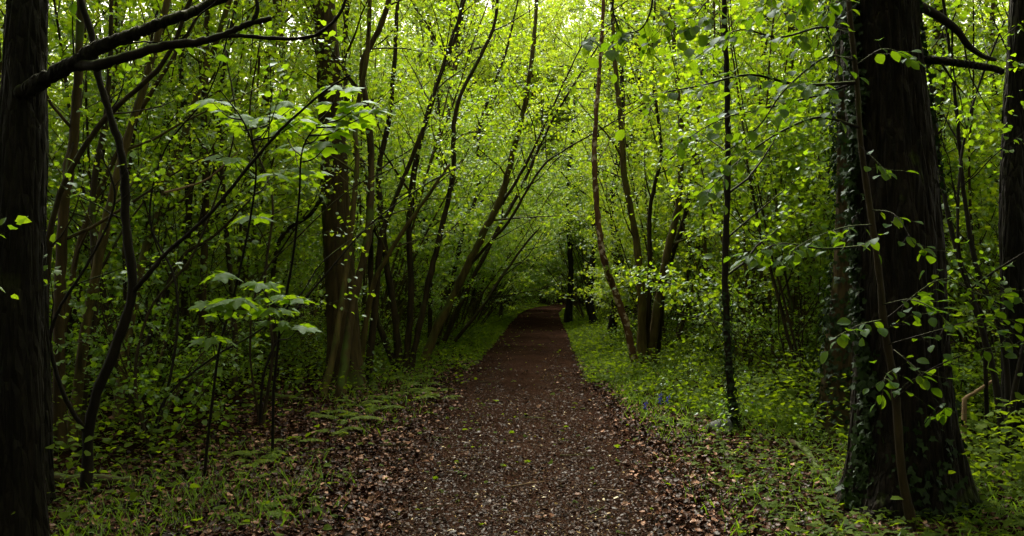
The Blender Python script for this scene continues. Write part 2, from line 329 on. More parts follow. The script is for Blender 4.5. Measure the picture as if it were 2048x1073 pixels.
# ------------------------------------------------------------------ ground, path
def structure_ground():
    xs = np.unique(np.concatenate([np.linspace(-400, -60, 12), np.linspace(-60, -12, 60), np.linspace(-12, 14, 131), np.linspace(14, 70, 70), np.linspace(70, 400, 12)]))
    ys = np.unique(np.concatenate([np.linspace(-300, -20, 10), np.linspace(-20, 4, 30), np.linspace(4, 30, 131), np.linspace(30, 110, 130), np.linspace(110, 700, 20)]))
    X, Y = np.meshgrid(xs, ys); Z = gz(X, Y); nx, ny = len(xs), len(ys)
    mb = MB(); i = np.arange(ny-1)[:, None]*nx+np.arange(nx-1)[None]
    mb.add(np.stack([X, Y, Z], -1).reshape(-1, 3), np.stack([i, i+1, i+nx+1, i+nx], -1).reshape(-1, 4))
    tag(mb.build('ground', M['soil']), 'dark woodland soil under the trees on both sides of the path', kind='structure')
    mb = MB(); ys = np.concatenate([np.linspace(-30, 4, 40), np.linspace(4.2, 40, 360), np.linspace(40.3, 130, 200)]); ts = np.linspace(-1, 1, 37)
    cx = path_x(ys); dx = np.gradient(cx, ys); nxv = np.stack([np.ones_like(dx), -dx], 1); nxv /= np.linalg.norm(nxv, axis=1)[:, None]
    hl = HALF+.07*fbm(ys, ys*0, 1.6, 11)+.05*fbm(ys, ys*0, 5, 12); hr = HALF+.07*fbm(ys, ys*0, 1.5, 21)+.05*fbm(ys, ys*0, 5.5, 22)
    w = np.where(ts[None] < 0, hl[:, None], hr[:, None])*ts[None]
    X = cx[:, None]+nxv[:, :1]*w; Y = ys[:, None]+nxv[:, 1:]*w
    Z = .010+.02*np.sqrt(np.clip(1-ts[None]**2, 0, 1))+(.006+.006*fbm(X, Y, 6, 31)+.004*fbm(X, Y, 17, 33)+.014*fbm(X, Y*.4, 1.6, 35)-.012*np.exp(-((np.abs(ts[None])-.45)/.13)**2))*(np.abs(ts[None]) < .97)
    n = len(ts); i = np.arange(len(ys)-1)[:, None]*n+np.arange(n-1)[None]
    mb.add(np.stack([X, Y, Z], -1).reshape(-1, 3), np.stack([i, i+1, i+n+1, i+n], -1).reshape(-1, 4))
    tag(mb.build('path', M['path']), 'dark brown bark path running straight into the wood and bending away', kind='structure')
structure_ground()

def scatter(n, fn):
    """rejection sampler: fn(x, y, d) -> density 0..1, points ~1/distance weighted inside the view"""
    out = []
    tot = 0
    while tot < n:
        m = n*4; y = np.exp(R.uniform(math.log(5.0), math.log(60), m)); a = R.uniform(-.62, .62, m)
        x = y*a+R.normal(0, .3, m); d = x-path_x(y); k = R.random(m) < fn(x, y, d)
        out.append(np.stack([x[k], y[k]], 1)); tot += k.sum()
    return np.vstack(out)[:n]
def lay(bag, pts, L, tilt=.35, lift=.004, zf=None):
    n = len(pts); a = R.uniform(0, 2*math.pi, n); d = np.stack([np.cos(a), np.sin(a), R.normal(0, tilt*.5, n)], 1)
    nr = np.stack([R.normal(0, tilt, n), R.normal(0, tilt, n), np.ones(n)], 1)
    z = gz(pts[:, 0], pts[:, 1])+lift
    dd = np.abs(pts[:, 0]-path_x(pts[:, 1])); z = z+np.where(dd < 1.02, .036, 0)*1.0
    if zf is not None: z = z+zf
    bag.add(np.stack([pts[:, 0], pts[:, 1], z], 1), nrm(d), nrm(nr), L)

# leaf litter
def dens_litter(x, y, d):
    ad = np.abs(d); patch = .5+.5*fbm(x, y, 1.1, 41)
    left = np.where(d < 0, np.clip((ad-.75)/.5, 0, 1)*np.clip((3.6-ad)/1.2+.15, .12, 1), 0)
    right = np.where(d > 0, np.clip((ad-.8)/.4, 0, 1)*np.clip((2.1+.9*np.clip((12-y)/5, 0, 1)-ad)/.8+.1, .10, 1), 0)
    base = np.where(ad < .9, .006+.40*np.clip((ad-.62)/.4, 0, 1)**2*patch, 0)
    far = np.clip((26-y)/10, .15, 1)
    return np.clip((left+right)*(.35+.9*patch)*far+base, 0, 1)
b = Bag(); p = scatter(34000, dens_litter); lay(b, p, R.uniform(.028, .075, len(p)), .45, .008, R.uniform(0, .03, len(p)))
mb = MB(); b.into(mb, TOAK, (.7, 1.3))
tag(mb.build('leaf_litter', M['litter']), 'brown and pinkish fallen oak leaves strewn along both path edges', 'leaf litter', kind='stuff')
# bark chips on the path
def dens_chip(x, y, d): return np.where(np.abs(d) < 1.5, .3+.5*np.clip((1.5-np.abs(d)), 0, 1), .0)*np.clip((24-y)/10, .1, 1)
T_chip = (np.array([[0, -.18, 0], [0, .18, 0], [.5, -.22, .06], [.5, .2, .06], [1, -.1, 0], [1, .12, .01]]), [[0, 2, 3, 1], [2, 4, 5, 3]], [])
b = Bag(); p = scatter(80000, dens_chip); lay(b, p, np.clip(R.lognormal(-4.4, .5, len(p)), .005, .045), .5, .004)
mb = MB(); b.into(mb, T_chip, (.5, 1.6))
tag(mb.build('bark_chips', M['chips']), 'small dark bark chips and pale wood flecks covering the path', 'wood chips', kind='stuff')
# twigs on the ground (countable: individual things)
b = MB()
tw_mats = [M['dead'], M['bark_brown'], M['bark_olive']]
for i, (px, py, l, a) in enumerate([(1010, 985, .34, .3), (900, 885, .25, 2.9), (1120, 920, .30, .05), (1250, 1000, .26, 2.2), (760, 900, .4, .5), (640, 960, .35, .2), (1380, 985, .45, 1.0), (840, 1030, .22, .6), (1090, 845, .3, 2.7), (1330, 870, .3, .2), (960, 770, .4, .4), (1180, 1040, .22, .9)]):
    Y = depth_of(py); c = P(px, py, Y); c[2] = .04
    w = wander((0, 0, 0), (math.cos(a), math.sin(a), 0), l, 6, .14); w[:, 2] = w[:, 2]*.15+.004
    mb = MB(); mb.tube(w, np.linspace(.006, .003, 7), 5)
    s2 = wander(w[3], (math.cos(a+.7), math.sin(a+.7), .1), l*.35, 3, .1); s2[:, 2] = np.abs(s2[:, 2])*.3+.004; mb.tube(s2, np.linspace(.004, .002, 4), 4)
    o = mb.build('fallen_twig', tw_mats[i % 3]); o.location = tuple(c)
    tag(o, 'thin forked dead twig lying on the bark path or its leafy edge', 'twig', 'dead twigs lying on the path')

# grass
def dens_grass(x, y, d):
    ad = np.abs(d); n = .5+.5*fbm(x, y, 1.3, 51)
    r = np.where(d > 0, np.clip((ad-1.15)/.3, 0, 1)*np.clip((4.5-ad)/2, .15, 1)*np.clip((y-8)/5, .10, 1), np.clip((ad-1.2)/.4, 0, 1)*np.clip((3.6-ad)/1.2, .05, 1)*np.clip((y-13)/5, .13, 1))
    return np.clip(r*(n*1.8-.5), 0, 1)
p = scatter(34000, dens_grass); n = len(p); b = Bag()
a = R.uniform(0, 6.28, n); d = np.stack([np.cos(a)*.7, np.sin(a)*.7, np.ones(n)*1.1+R.normal(0, .3, n)], 1)
b.add(np.stack([p[:, 0], p[:, 1], gz(p[:, 0], p[:, 1])], 1), nrm(d), nrm(R.normal(0, 1, (n, 3))), R.uniform(.05, .16, n))
T_bl = (np.array([[0, -.03, 0], [0, .03, 0], [.45, -.028, .06], [.45, .028, .06], [.8, -.012, -.02], [.8, .012, -.02], [1, 0, -.16]]), [[0, 1, 3, 2], [2, 3, 5, 4]], [[4, 5, 6]])
mb = MB(); b.into(mb, T_bl, (.7, 1.6))
tag(mb.build('grass', M['grass']), 'short bright green grass along the verges of the path', 'grass', kind='stuff')
# herb layer
def dens_herb(x, y, d):
    ad = np.abs(d); n = .5+.5*fbm(x, y, .9, 61); n2 = .5+.5*fbm(x, y, 3.1, 62)
    r = np.where(d > 0, np.clip((ad-1.15-1.7*np.clip((12.5-y)/5, 0, 1))/.6, 0.02, 1), np.clip((ad-1.25-1.2*np.clip((15-y)/5, 0, 1))/.9, .06, .9))
    r = r*np.where(d < 0, .3+.7*np.clip((y-9)/5, 0, 1), .45+.55*np.clip((y-7)/4, 0, 1))
    return np.clip(r*(n*1.3)*(n2*1.2), 0, 1)
p = scatter(95000, dens_herb); n = len(p); b = Bag(); a = R.uniform(0, 6.28, n)
ad = np.abs(p[:, 0]-path_x(p[:, 1])); hmax = np.clip((ad-1.05)*.36, .03, .75)*np.clip(.35+1.1*(.5+.5*fbm(p[:, 0], p[:, 1], 1.4, 77)), .3, 1.2)
d = np.stack([np.cos(a), np.sin(a), R.normal(-.05, .3, n)], 1); nr = np.stack([R.normal(0, .4, n), R.normal(0, .4, n), np.ones(n)], 1)
b.add(np.stack([p[:, 0], p[:, 1], gz(p[:, 0], p[:, 1])+R.random(n)**1.3*hmax+.015], 1), nrm(d), nrm(nr), R.uniform(.025, .075, n))
yy = R.uniform(14, 56, 46000); sd2 = np.where(R.random(46000) < .5, -1, 1); dd2 = .96+R.exponential(.7, 46000); xx = path_x(yy)+sd2*dd2
kk = R.random(46000) < np.clip(.25+.9*(.5+.5*fbm(xx, yy, 1.2, 71)), 0, 1)*np.where(sd2 < 0, np.clip((yy-15)/7, .05, 1), 1); xx, yy, dd2 = xx[kk], yy[kk], dd2[kk]; n = len(xx); a = R.uniform(0, 6.28, n)
b.add(np.stack([xx, yy, gz(xx, yy)+.02+R.random(n)**1.3*np.clip((dd2-.95)*.3, .03, .5)], 1), nrm(np.stack([np.cos(a), np.sin(a), R.normal(-.05, .3, n)], 1)), nrm(np.stack([R.normal(0, .4, n), R.normal(0, .4, n), np.ones(n)], 1)), R.uniform(.04, .09, n))
mb = MB(); b.into(mb, T6, (.8, 1.5))
tag(mb.build('ground_cover', M['herb']), 'low leafy woodland herbs carpeting the ground beside the path', 'ground cover', kind='stuff')
# ivy carpet near the oak
p = scatter(5200, lambda x, y, d: np.clip((d-1.3)/.6, 0, 1)*np.clip((11-y)/2.5, 0, 1)*(x < 6)+np.where(d < -2.6, .35, 0)*np.clip((11-y)/2.5, 0, 1))
n = len(p); b = Bag(); a = R.uniform(0, 6.28, n); nr = np.stack([R.normal(0, .35, n), R.normal(0, .35, n), np.ones(n)], 1)
b.add(np.stack([p[:, 0], p[:, 1], gz(p[:, 0], p[:, 1])+R.random(n)*.09+.01], 1), np.stack([np.cos(a), np.sin(a), 0*a], 1), nrm(nr), R.uniform(.03, .07, n))
mb = MB(); b.into(mb, TIVY); tag(mb.build('ground_ivy', M['herb']), 'ivy leaves creeping over the dark ground below the large trunks', 'ground ivy', kind='stuff')

# ------------------------------------------------------------------ ferns
def fern_mesh():
    b = Bag(); st = MB(); nf = 4
    for f in range(nf):
        a = f*2*math.pi/nf+R.normal(0, .3); L = R.uniform(.42, .68); d = np.array([math.cos(a), math.sin(a), 1.0])
        pts = wander((0, 0, 0), d, L, 9, .04, -.17); st.tube(pts, np.linspace(.004, .0015, 10), 4)
        for i in range(26):
            t = .18+.82*i/26; q, tt = frac(pts, min(t, .999)); s = nrm(np.cross(tt, [0, 0, 1])); w = .105*math.sin(math.pi*min(1, (t*.9+.12)))**.8*L/.42
            for sg in (-1, 1): b.add(q, nrm(s*sg+tt*.35+[0, 0, -.12]), nrm(np.array([0, 0, 1])+R.normal(0, .25, 3)), w*R.uniform(.7, 1.15))
    mb = MB(); b.into(mb, T_kite_narrow); return mb, st
T_kite_narrow = (np.array([[0, -.10, 0], [0, .10, 0], [.5, -.11, .0], [.5, .11, 0], [1, 0, -.1]]), [[0, 1, 3, 2]], [[2, 3, 4]])
fern_protos = []
for k in range(3):
    mb, st = fern_mesh(); fern_protos.append((mb.mesh('frond'), st.mesh('stalk')))
    fern_protos[-1][0].materials.append(M['fern']); fern_protos[-1][1].materials.append(M['fern'])
fern_spots = [(735, 775), (790, 762), (820, 790), (765, 800), (700, 790), (845, 772), (715, 815), (760, 822), (670, 870), (645, 838), (690, 845), (560, 925), (510, 925), (470, 935), (540, 910), (500, 960), (590, 890), (880, 800), (640, 905), (450, 915), (510, 1035), (600, 1010), (820, 760), (875, 785), (1285, 800), (1350, 850), (1420, 905)]
for i, (px, py) in enumerate(fern_spots):
    c = P(px, py, depth_of(py)); c[2] = float(gz(c[0], c[1]))
    fm, sm = fern_protos[i % 3]; e = empty('fern', c); e.rotation_euler[2] = R.uniform(0, 6.28); s = R.uniform(.55, .95)*(.62 if py > 860 else 1); e.scale = (s, s, s*R.uniform(.6, 1))
    for nm, me in (('frond', fm), ('stalk', sm)):
        o = bpy.data.objects.new(nm, me); COL.objects.link(o); o.parent = e
    if px < 1000: tag(e, 'low yellow-green fern spreading over brown leaf litter on the wide verge', 'fern', 'ferns on the leafy verge')
    else: tag(e, 'small fern among the green herbs across the path from the fern bank', 'fern', 'ferns among the herbs')

# ------------------------------------------------------------------ hero trees placed from the photograph
def hero(name, label, cat, stems, leaf=.065, tmpl=None, lmat='hazel', nb=10, t0=.35, bl=1.6, gap=.075, tw=.16, twl=.45, group=None, partname='stem', droop=.35, foliage='foliage', k=10, extra=None):
    """stems: [(pixel points with depth, r0, r1, material, nb or None)]"""
    global SHOOTS; SHOOTS = 1 if leaf < .07 else 0
    objs = []; fol = Bag(); root = None
    for si, st in enumerate(stems):
        pts, r0, r1, mk = st[:4]; nbs = st[4] if len(st) > 4 else nb
        w = smooth_pts([P(*q) for q in pts], 7)
        w[1:] += R.normal(0, r0*.08, (len(w)-1, 3))
        if st[0][0][1] > 600: w[0][2] = min(w[0][2], float(gz(w[0][0], w[0][1]))-.03)
        mb = MB(); n = len(w); t = np.linspace(0, 1, n); rad = r0+(r1-r0)*t
        rad = rad*(1+.06*R.normal(0, 1, n))
        if w[0][2] < .3: rad = rad*(1+.35*np.exp(-t*n*.9))
        if k >= 14 and r0 > .07:
            v, q = rough_trunk([P(*q_) for q_ in pts], [r0*1.15, r0, (r0+r1)/2, r1], 72, si+int(pts[0][0]) % 50, r0*.12, r0*.5 if w[0][2] < .3 else None, 14); mb.add(v, q)
        else: mb.tube(w, rad, k)
        if nbs: dress(mb, fol, w, r0, r1, nbs, t0, bl, leaf=leaf, gap=gap, tw=tw, twl=twl, droop=droop)
        if root is None: root = empty(name, (w[0][0], w[0][1], float(gz(w[0][0], w[0][1])) if w[0][2] < .5 else w[0][2]))
        objs.append(mb.build(partname, M[mk]))
    if extra: extra(objs, fol)
    if fol.count():
        mb = MB(); fol.into(mb, tmpl or T6, (.8, 1.25)); objs.append(mb.build(foliage, M[lmat]))
    parts_under(root, objs); tag(root, label, cat, group); return root

# --- big oak
def rough_trunk(pts, rad, k, seed, amp=.03, flare=None, freq=9):
    pts = smooth_pts(pts, 30 if len(pts) < 12 else 5); n = len(pts); T = nrm(np.gradient(pts, axis=0)); A = nrm(np.cross(T, np.array([0, 1., 0]))); B = np.cross(T, A)
    rad = np.interp(np.linspace(0, 1, n), np.linspace(0, 1, len(rad)), rad); an = np.arange(k)*2*math.pi/k; v = np.empty((n, k, 3))
    r = np.random.default_rng(seed); ph = r.uniform(0, 6.28, 6)
    for i in range(n):
        z = pts[i][2]
        for j in range(k):
            c, s = math.cos(an[j]), math.sin(an[j])
            f1 = mnoise.noise(Vector((c*freq*rad[i]*2.2, s*freq*rad[i]*2.2, z*1.6+seed))); f2 = mnoise.noise(Vector((c*freq*rad[i]*5, s*freq*rad[i]*5, z*3.5+seed*2)))
            ridge = (1-abs(f1)*2.4)*.7+(1-abs(f2)*2)*.3
            rr = rad[i]+amp*(ridge-.5)
            if flare: 
                h = max(0, z); lob = .5+.5*math.sin(an[j]*5+ph[0])*math.cos(an[j]*2+ph[1]); rr += flare*math.exp(-h*3.2)*(.35+lob)
            v[i, j] = pts[i]+A[i]*c*rr+B[i]*s*rr
    i = np.arange(n-1)[:, None]*k; j = np.arange(k)[None]; j2 = (j+1) % k
    return v.reshape(-1, 3), np.stack([i+j, i+j2, i+k+j2, i+k+j], -1).reshape(-1, 4)
def oak():
    global SHOOTS; SHOOTS = 3
    D = 6.35; c = [P(1808, 1075, D), P(1806, 900, D), P(1800, 700, D), P(1798, 540, D), P(1785, 330, D+.05), P(1762, 100, D+.1), P(1752, -100, D+.1), P(1745, -500, D+.1), P(1740, -900, D)]
    c[0][2] = -.15
    mb = MB(); v, q = rough_trunk(c, [.335, .325, .305, .29, .275, .262, .255, .23, .20], 160, 3, .028, .18, 9); mb.add(v, q)
    objs = [mb.build('trunk', M['bark_oak'])]
    bag = Bag(); wood = MB()
    top = c[-2]
    for i in range(9):
        a = i*2*math.pi/9+R.normal(0, .2); z = R.uniform(4.6, 8.0); p0 = np.array([c[6][0], c[6][1], z]); d = np.array([math.cos(a), math.sin(a), R.uniform(.1, .5)])
        limb(wood, bag, p0, d, R.uniform(4.0, 6.5), .07, leaf=.13, gap=.13, tw=.30, twl=.9, k=7, up=.015, wob=.1, flat=False)
    objs.append(wood.build('crown_limbs', M['bark_oak'])); mb = MB(); bag.into(mb, TK, (.9, 1.4)); objs.append(mb.build('crown', M['canopy']))
    # mossy stub and drooping bough to the right
    mb = MB(); w = smooth_pts([P(1845, 120, D+.1), P(1880, 122, D), P(1940, 130, D), P(1985, 137, D), P(2006, 145, D)], 6); mb.tube(w, np.linspace(.032, .022, len(w)), 10)
    w2 = smooth_pts([P(1880, 122, D), P(1905, 160, D-.1), P(1930, 190, D-.1)], 4); mb.tube(w2, np.linspace(.01, .004, len(w2)), 5); objs.append(mb.build('broken_branch', M['bark_moss']))
    mb = MB(); bag = Bag(); w = smooth_pts([P(1835, 10, D+.2), P(1880, 35, D+.3), P(1915, 62, D+.4), P(1935, 90, D+.4), P(1965, 112, D+.5), P(1990, 120, D+.6)], 6); mb.tube(w, np.linspace(.035, .015, len(w)), 8)
    dress(mb, bag, w, .02, .01, 5, .3, .8, leaf=.05, gap=.07, tw=.2, twl=.3); objs.append(mb.build('branch', M['bark_black'])); m2 = MB(); bag.into(m2, T6); objs.append(m2.build('leaves', M['hazel']))
    # ivy on both flanks
    bag = Bag(); vine = MB()
    for side, zr, n in ((-1, (0, 3.6), 1100), (1, (0, .9), 260), (0, (0, 1.0), 170), (1, (2.2, 3.6), 200)):
        z = R.uniform(zr[0], zr[1], n); 
        if side == 0: z = z*R.random(n)
        ct = np.array([c_ for c_ in c]); cx = np.interp(z, ct[:, 2], ct[:, 0]); cyy = np.interp(z, ct[:, 2], ct[:, 1]); rr = np.interp(z, ct[:, 2], [.335, .325, .305, .29, .275, .262, .255, .23, .20])
        base = {-1: math.pi+.25, 1: -.1, 0: -math.pi/2}[side]; sp = {-1: .26, 1: .35, 0: 1.0}[side]
        th = base+R.normal(0, sp*.5, n)+.25*np.sin(z*2.5); rr = rr+.018+.17*np.exp(-z*3.2)*.6+np.abs(R.normal(0, .022, n))
        dirn = np.stack([np.cos(th), np.sin(th), 0*th], 1); p = np.stack([cx, cyy, z], 1)+dirn*rr[:, None]
        d = R.normal(0, .6, (n, 3)); d[:, 2] -= .6; bag.add(p, nrm(d), nrm(dirn+R.normal(0, .4, (n, 3))+[0, 0, .4]), R.uniform(.03, .065, n))
    mb = MB(); bag.into(mb, TIVY); objs.append(mb.build('ivy', M['ivy']))
    e = empty('oak_tree', (c[0][0], c[0][1], 0)); parts_under(e, objs)
    tag(e, 'massive dark oak with fissured bark and ivy climbing one flank', 'tree')
oak()
# --- hornbeam sapling in front of the oak, with its overhanging sprays
def spray(wood, bag, pts, r, leaf, tw=.085, twl=.24, gap=.055, droop=.45, t0=.1):
    w = smooth_pts([P(*q) for q in pts], 6); L = np.linalg.norm(np.diff(w, axis=0), axis=1).sum(); wood.tube(w, np.linspace(r, r*.3, len(w)), 5, cap=False)
    m = max(3, int(L/tw))
    for i in range(m):
        t = t0+(1-t0)*(i+R.random())/m; q, tt = frac(w, min(t, .999)); d = perp_dir(tt, R.uniform(.6, 1.1), (0 if i % 2 else math.pi)+R.normal(0, .4)); d[2] -= .18
        twig(wood, bag, q, d, twl*R.uniform(.5, 1.3), .0022, leaf, gap, droop=droop)
    leaves_along(bag, w[-3:], leaf, gap)
def hornbeam():
    global SHOOTS; SHOOTS = 0
    objs = []; bag = Bag(); wood = MB(); D = 5.6
    w = smooth_pts([P(1822, 1040, 5.75), P(1803, 940, 5.7), P(1790, 780, 5.65), P(1768, 650, D), P(1760, 560, D), P(1742, 430, D), P(1722, 290, D), P(1714, 170, D), P(1697, 0, D), P(1690, -200, D), P(1680, -500, D)], 8); w[0][2] = -.02
    wood.tube(w, np.interp(np.linspace(0, 1, len(w)), [0, .1, 1], [.034, .027, .012])*(1+.07*R.normal(0, 1, len(w))), 10)
    objs.append(wood.build('trunk', M['bark'])); wood = MB()
    S_ = [([(1712, 165, D), (1600, 170, D-.2), (1500, 150, D-.3), (1400, 172, D-.4), (1300, 190, D-.5)], .011),
          ([(1700, 60, D), (1640, 55, D-.3), (1560, 75, D-.5), (1480, 60, D-.7), (1420, 95, D-.8)], .009),
          ([(1718, 255, D), (1640, 235, D-.2), (1560, 265, D-.3), (1480, 320, D-.4), (1415, 385, D-.5)], .010),
          ([(1706, 120, D), (1650, 115, D-.2), (1570, 180, D-.4), (1520, 250, D-.5), (1460, 300, D-.5)], .008),
          ([(1712, 165, D), (1640, 190, D+.2), (1540, 215, D+.3), (1440, 240, D+.3), (1340, 300, D+.3)], .009),
          ([(1748, 490, D), (1650, 498, D-.2), (1560, 488, D-.3), (1490, 520, D-.4)], .008),
          ([(1745, 450, D), (1690, 455, D-.2), (1620, 480, D-.3), (1560, 520, D-.4)], .006),
          ([(1764, 640, D), (1720, 650, D-.3), (1670, 675, D-.5)], .005),
          ([(1714, 130, D), (1760, 100, D-.3), (1800, 105, D-.4), (1835, 125, D-.5)], .005),
          ([(1718, 290, D), (1760, 330, D-.2), (1775, 350, D-.3)], .003),
          ([(1742, 420, D), (1790, 430, D-.3), (1830, 490, D-.5), (1850, 500, D-.5)], .004),
          ([(1765, 610, D), (1820, 600, D-.4), (1870, 620, D-.6), (1895, 650, D-.7)], .005),
          ([(1785, 740, D+.05), (1770, 755, D-.3), (1765, 790, D-.4)], .003),
          ([(1788, 700, D+.05), (1830, 735, D-.3), (1850, 760, D-.4)], .004),
          ([(1768, 660, D), (1810, 640, D-.2), (1845, 600, D-.4)], .004),
          ([(1840, 860, D-.2), (1880, 810, D-.3), (1890, 830, D-.3)], .003),
          ([(1790, 800, D), (1860, 740, D-.2), (1960, 700, D-.2), (2040, 690, D-.2)], .006),
          ([(1770, 640, D), (1880, 560, D-.1), (1960, 590, D-.1), (2050, 580, D-.1)], .006),
          ([(1775, 690, D), (1880, 660, D-.3), (1950, 640, D-.3), (2030, 640, D-.3)], .006)]
    for pts, r in S_: spray(wood, bag, pts, r, .072, tw=.075 if r > .0055 else .09, twl=.26 if r > .0055 else .13)
    # high branch reaching out over the path, its tips hanging into the view
    hb = smooth_pts([P(1684, -420, D), P(1600, -300, 5.2), P(1500, -200, 4.9), P(1380, -120, 4.7), P(1240, -60, 4.6)], 6); wood.tube(hb, np.linspace(.016, .008, len(hb)), 6)
    for pts, r in [([(1240, -60, 4.6), (1225, 10, 4.6), (1238, 60, 4.55)], .010), ([(1300, -85, 4.6), (1305, 0, 4.5), (1285, 55, 4.5), (1245, 70, 4.5)], .008), ([(1240, 40, 4.6), (1200, 60, 4.5), (1180, 80, 4.5)], .004),
                   ([(1380, -120, 4.7), (1350, -20, 4.6), (1330, 60, 4.5)], .004), ([(1500, -200, 4.9), (1460, -60, 4.7), (1400, 20, 4.6), (1380, 60, 4.5)], .006), ([(1500, -200, 4.9), (1540, -60, 4.8), (1530, 20, 4.7)], .005), ([(1600, -300, 5.2), (1620, -80, 5), (1610, 10, 5)], .006), ([(1600, -300, 5.2), (1660, -60, 5.2), (1655, 30, 5.1)], .006)]:
        spray(wood, bag, pts, r, .075, tw=.1, twl=.22, t0=.5)
    objs.append(wood.build('branches', M['bark_black'])); mb = MB(); bag.into(mb, TO, (.85, 1.2)); objs.append(mb.build('foliage', M['hornbeam']))
    e = empty('hornbeam_sapling', w[0]); parts_under(e, objs); tag(e, 'slender hornbeam stem leaning across the massive oak, with broad leafy sprays', 'tree')
hornbeam()

# --- sycamore saplings with big palmate leaves
def whorl(wood, bag, at, rad, n=6, leaf=.15):
    for i in range(n):
        a = i*2*math.pi/n+R.normal(0, .25); d = np.array([math.cos(a), math.sin(a), R.uniform(.1, .55)]); l = rad*R.uniform(.6, 1.1)
        w = wander(at, d, l, 3, .05, -.1); wood.tube(w, [.0022, .002, .0018, .0016], 3, cap=False)
        dd = w[-1]-w[0]; dd[2] = -.35*np.linalg.norm(dd[:2])*R.uniform(.4, 1.8)
        bag.add(w[-1], nrm(dd), nrm(np.array([0, 0, 1])+R.normal(0, .2, 3)), leaf*R.uniform(.7, 1.15))
def sycamore(label, stem, r0, r1, clusters, leaf=.15, group=None):
    objs = []; bag = Bag(); wood = MB(); w = smooth_pts([P(*q) for q in stem], 7); w[0][2] = float(gz(w[0][0], w[0][1]))-.02
    wood.tube(w, np.linspace(r0, r1, len(w)), 8); objs.append(wood.build('trunk', M['bark_black']))
    for px, py, dY, nl in clusters:
        wood = MB()
        Y = np.mean([q[2] for q in stem])+dY; c = P(px, py, Y)
        dist = np.linalg.norm(w-c, axis=1)+np.maximum(0, w[:, 2]-c[2]+.15)*3; k = int(np.argmin(dist)); k = max(2, k)
        mid = (w[k]+c)/2; mid[2] -= .04
        bw = smooth_pts([w[k], mid, c], 4); wood.tube(bw, np.linspace(.008, .003, len(bw)), 5, cap=False)
        whorl(wood, bag, c, .11, nl, leaf)
        if nl > 5: whorl(wood, bag, frac(bw, .65)[0], .08, 3, leaf*.75)
        objs.append(wood.build('branch', M['bark_black']))
    mb = MB(); bag.into(mb, TS, (.9, 1.15)); objs.append(mb.build('foliage', M['sycamore']))
    e = empty('sycamore_sapling', w[0]); parts_under(e, objs); tag(e, label, 'sapling', group)
sycamore('tall thin sycamore sapling with bright palmate leaves at its top, nearest the wide verge', [(410, 932, 7.5), (425, 800, 7.4), (440, 690, 7.3), (468, 590, 7.2), (500, 440, 7.0), (512, 330, 6.9), (490, 250, 6.8), (440, 180, 6.7)], .013, .005,
         [(428, 208, 0, 7), (475, 238, .1, 6), (545, 240, -.2, 6), (602, 240, -.2, 6), (465, 322, -.1, 7), (585, 215, .2, 5), (540, 352, .2, 5), (440, 552, 0, 5), (430, 610, -.1, 7), (475, 600, -.2, 6), (425, 680, -.1, 5), (500, 440, .1, 4)], .145)
sycamore('forked sycamore sapling holding large bright leaves in front of the grey tree cluster', [(545, 800, 8.2), (560, 660, 8.0), (585, 520, 7.7), (598, 400, 7.4), (605, 300, 7.2), (640, 240, 7.1)], .014, .005,
         [(680, 178, -.4, 8), (720, 212, -.4, 7), (742, 228, -.3, 6), (700, 245, -.2, 6), (650, 255, -.2, 7), (655, 290, -.3, 5), (590, 300, 0, 6), (568, 262, .1, 5), (620, 345, .1, 6), (580, 600, -.2, 7), (545, 622, -.2, 7), (520, 572, -.1, 6), (600, 655, 0, 4)], .15)

# --- front left dark trees
hero('mossy_tree', 'thick mossy black trunk at the edge, with a long crooked branch over the thicket', 'tree', [
    ([(28, 1150, 5.3), (30, 800, 5.3), (34, 500, 5.35), (45, 250, 5.4), (52, 60, 5.45), (58, -100, 5.5), (60, -700, 5.5)], .135, .09, 'bark_moss', 0),
    ([(25, 200, 5.36), (60, 178, 5.3), (100, 152, 5.25), (160, 120, 5.2), (200, 95, 5.2), (260, 72, 5.2), (300, 55, 5.2), (350, 38, 5.2), (420, 10, 5.3), (520, -50, 5.3), (640, -140, 5.4)], .052, .02, 'bark_moss', 3),
    ([(160, 132, 5.2), (200, 130, 5.1), (260, 112, 5.1), (330, 92, 5.1), (400, 84, 5.1), (450, 68, 5.1), (500, 48, 5.1), (542, 38, 5.1)], .032, .014, 'bark_black', 0),
    ([(505, 46, 5.1), (515, 20, 5.1), (512, -10, 5.1), (520, -40, 5.1)], .013, .008, 'bark_black', 0),
    ([(440, 74, 5.1), (480, 72, 5.1), (560, 78, 5.1), (610, 76, 5.1), (640, 66, 5.1), (672, 38, 5.1), (690, 5, 5.1), (700, -40, 5.1)], .012, .008, 'bark_black', 0),
    ([(345, 90, 5.1), (372, 70, 5.1), (395, 35, 5.1), (430, 5, 5.1), (470, -40, 5.1)], .006, .004, 'bark_black', 0)],
    leaf=.075, tmpl=TO, lmat='hornbeam', bl=.7, twl=.25, t0=.05, tw=.3, k=14)
hero('stump_trunk', 'second mossy dark trunk pressed close behind the thick mossy one', 'tree', [
    ([(72, 1010, 6.5), (74, 800, 6.6), (66, 500, 6.7), (72, 300, 6.8), (68, 120, 6.8), (66, 85, 6.8), (60, -100, 6.8), (50, -600, 6.8)], .085, .07, 'bark_moss', 0)], k=14)
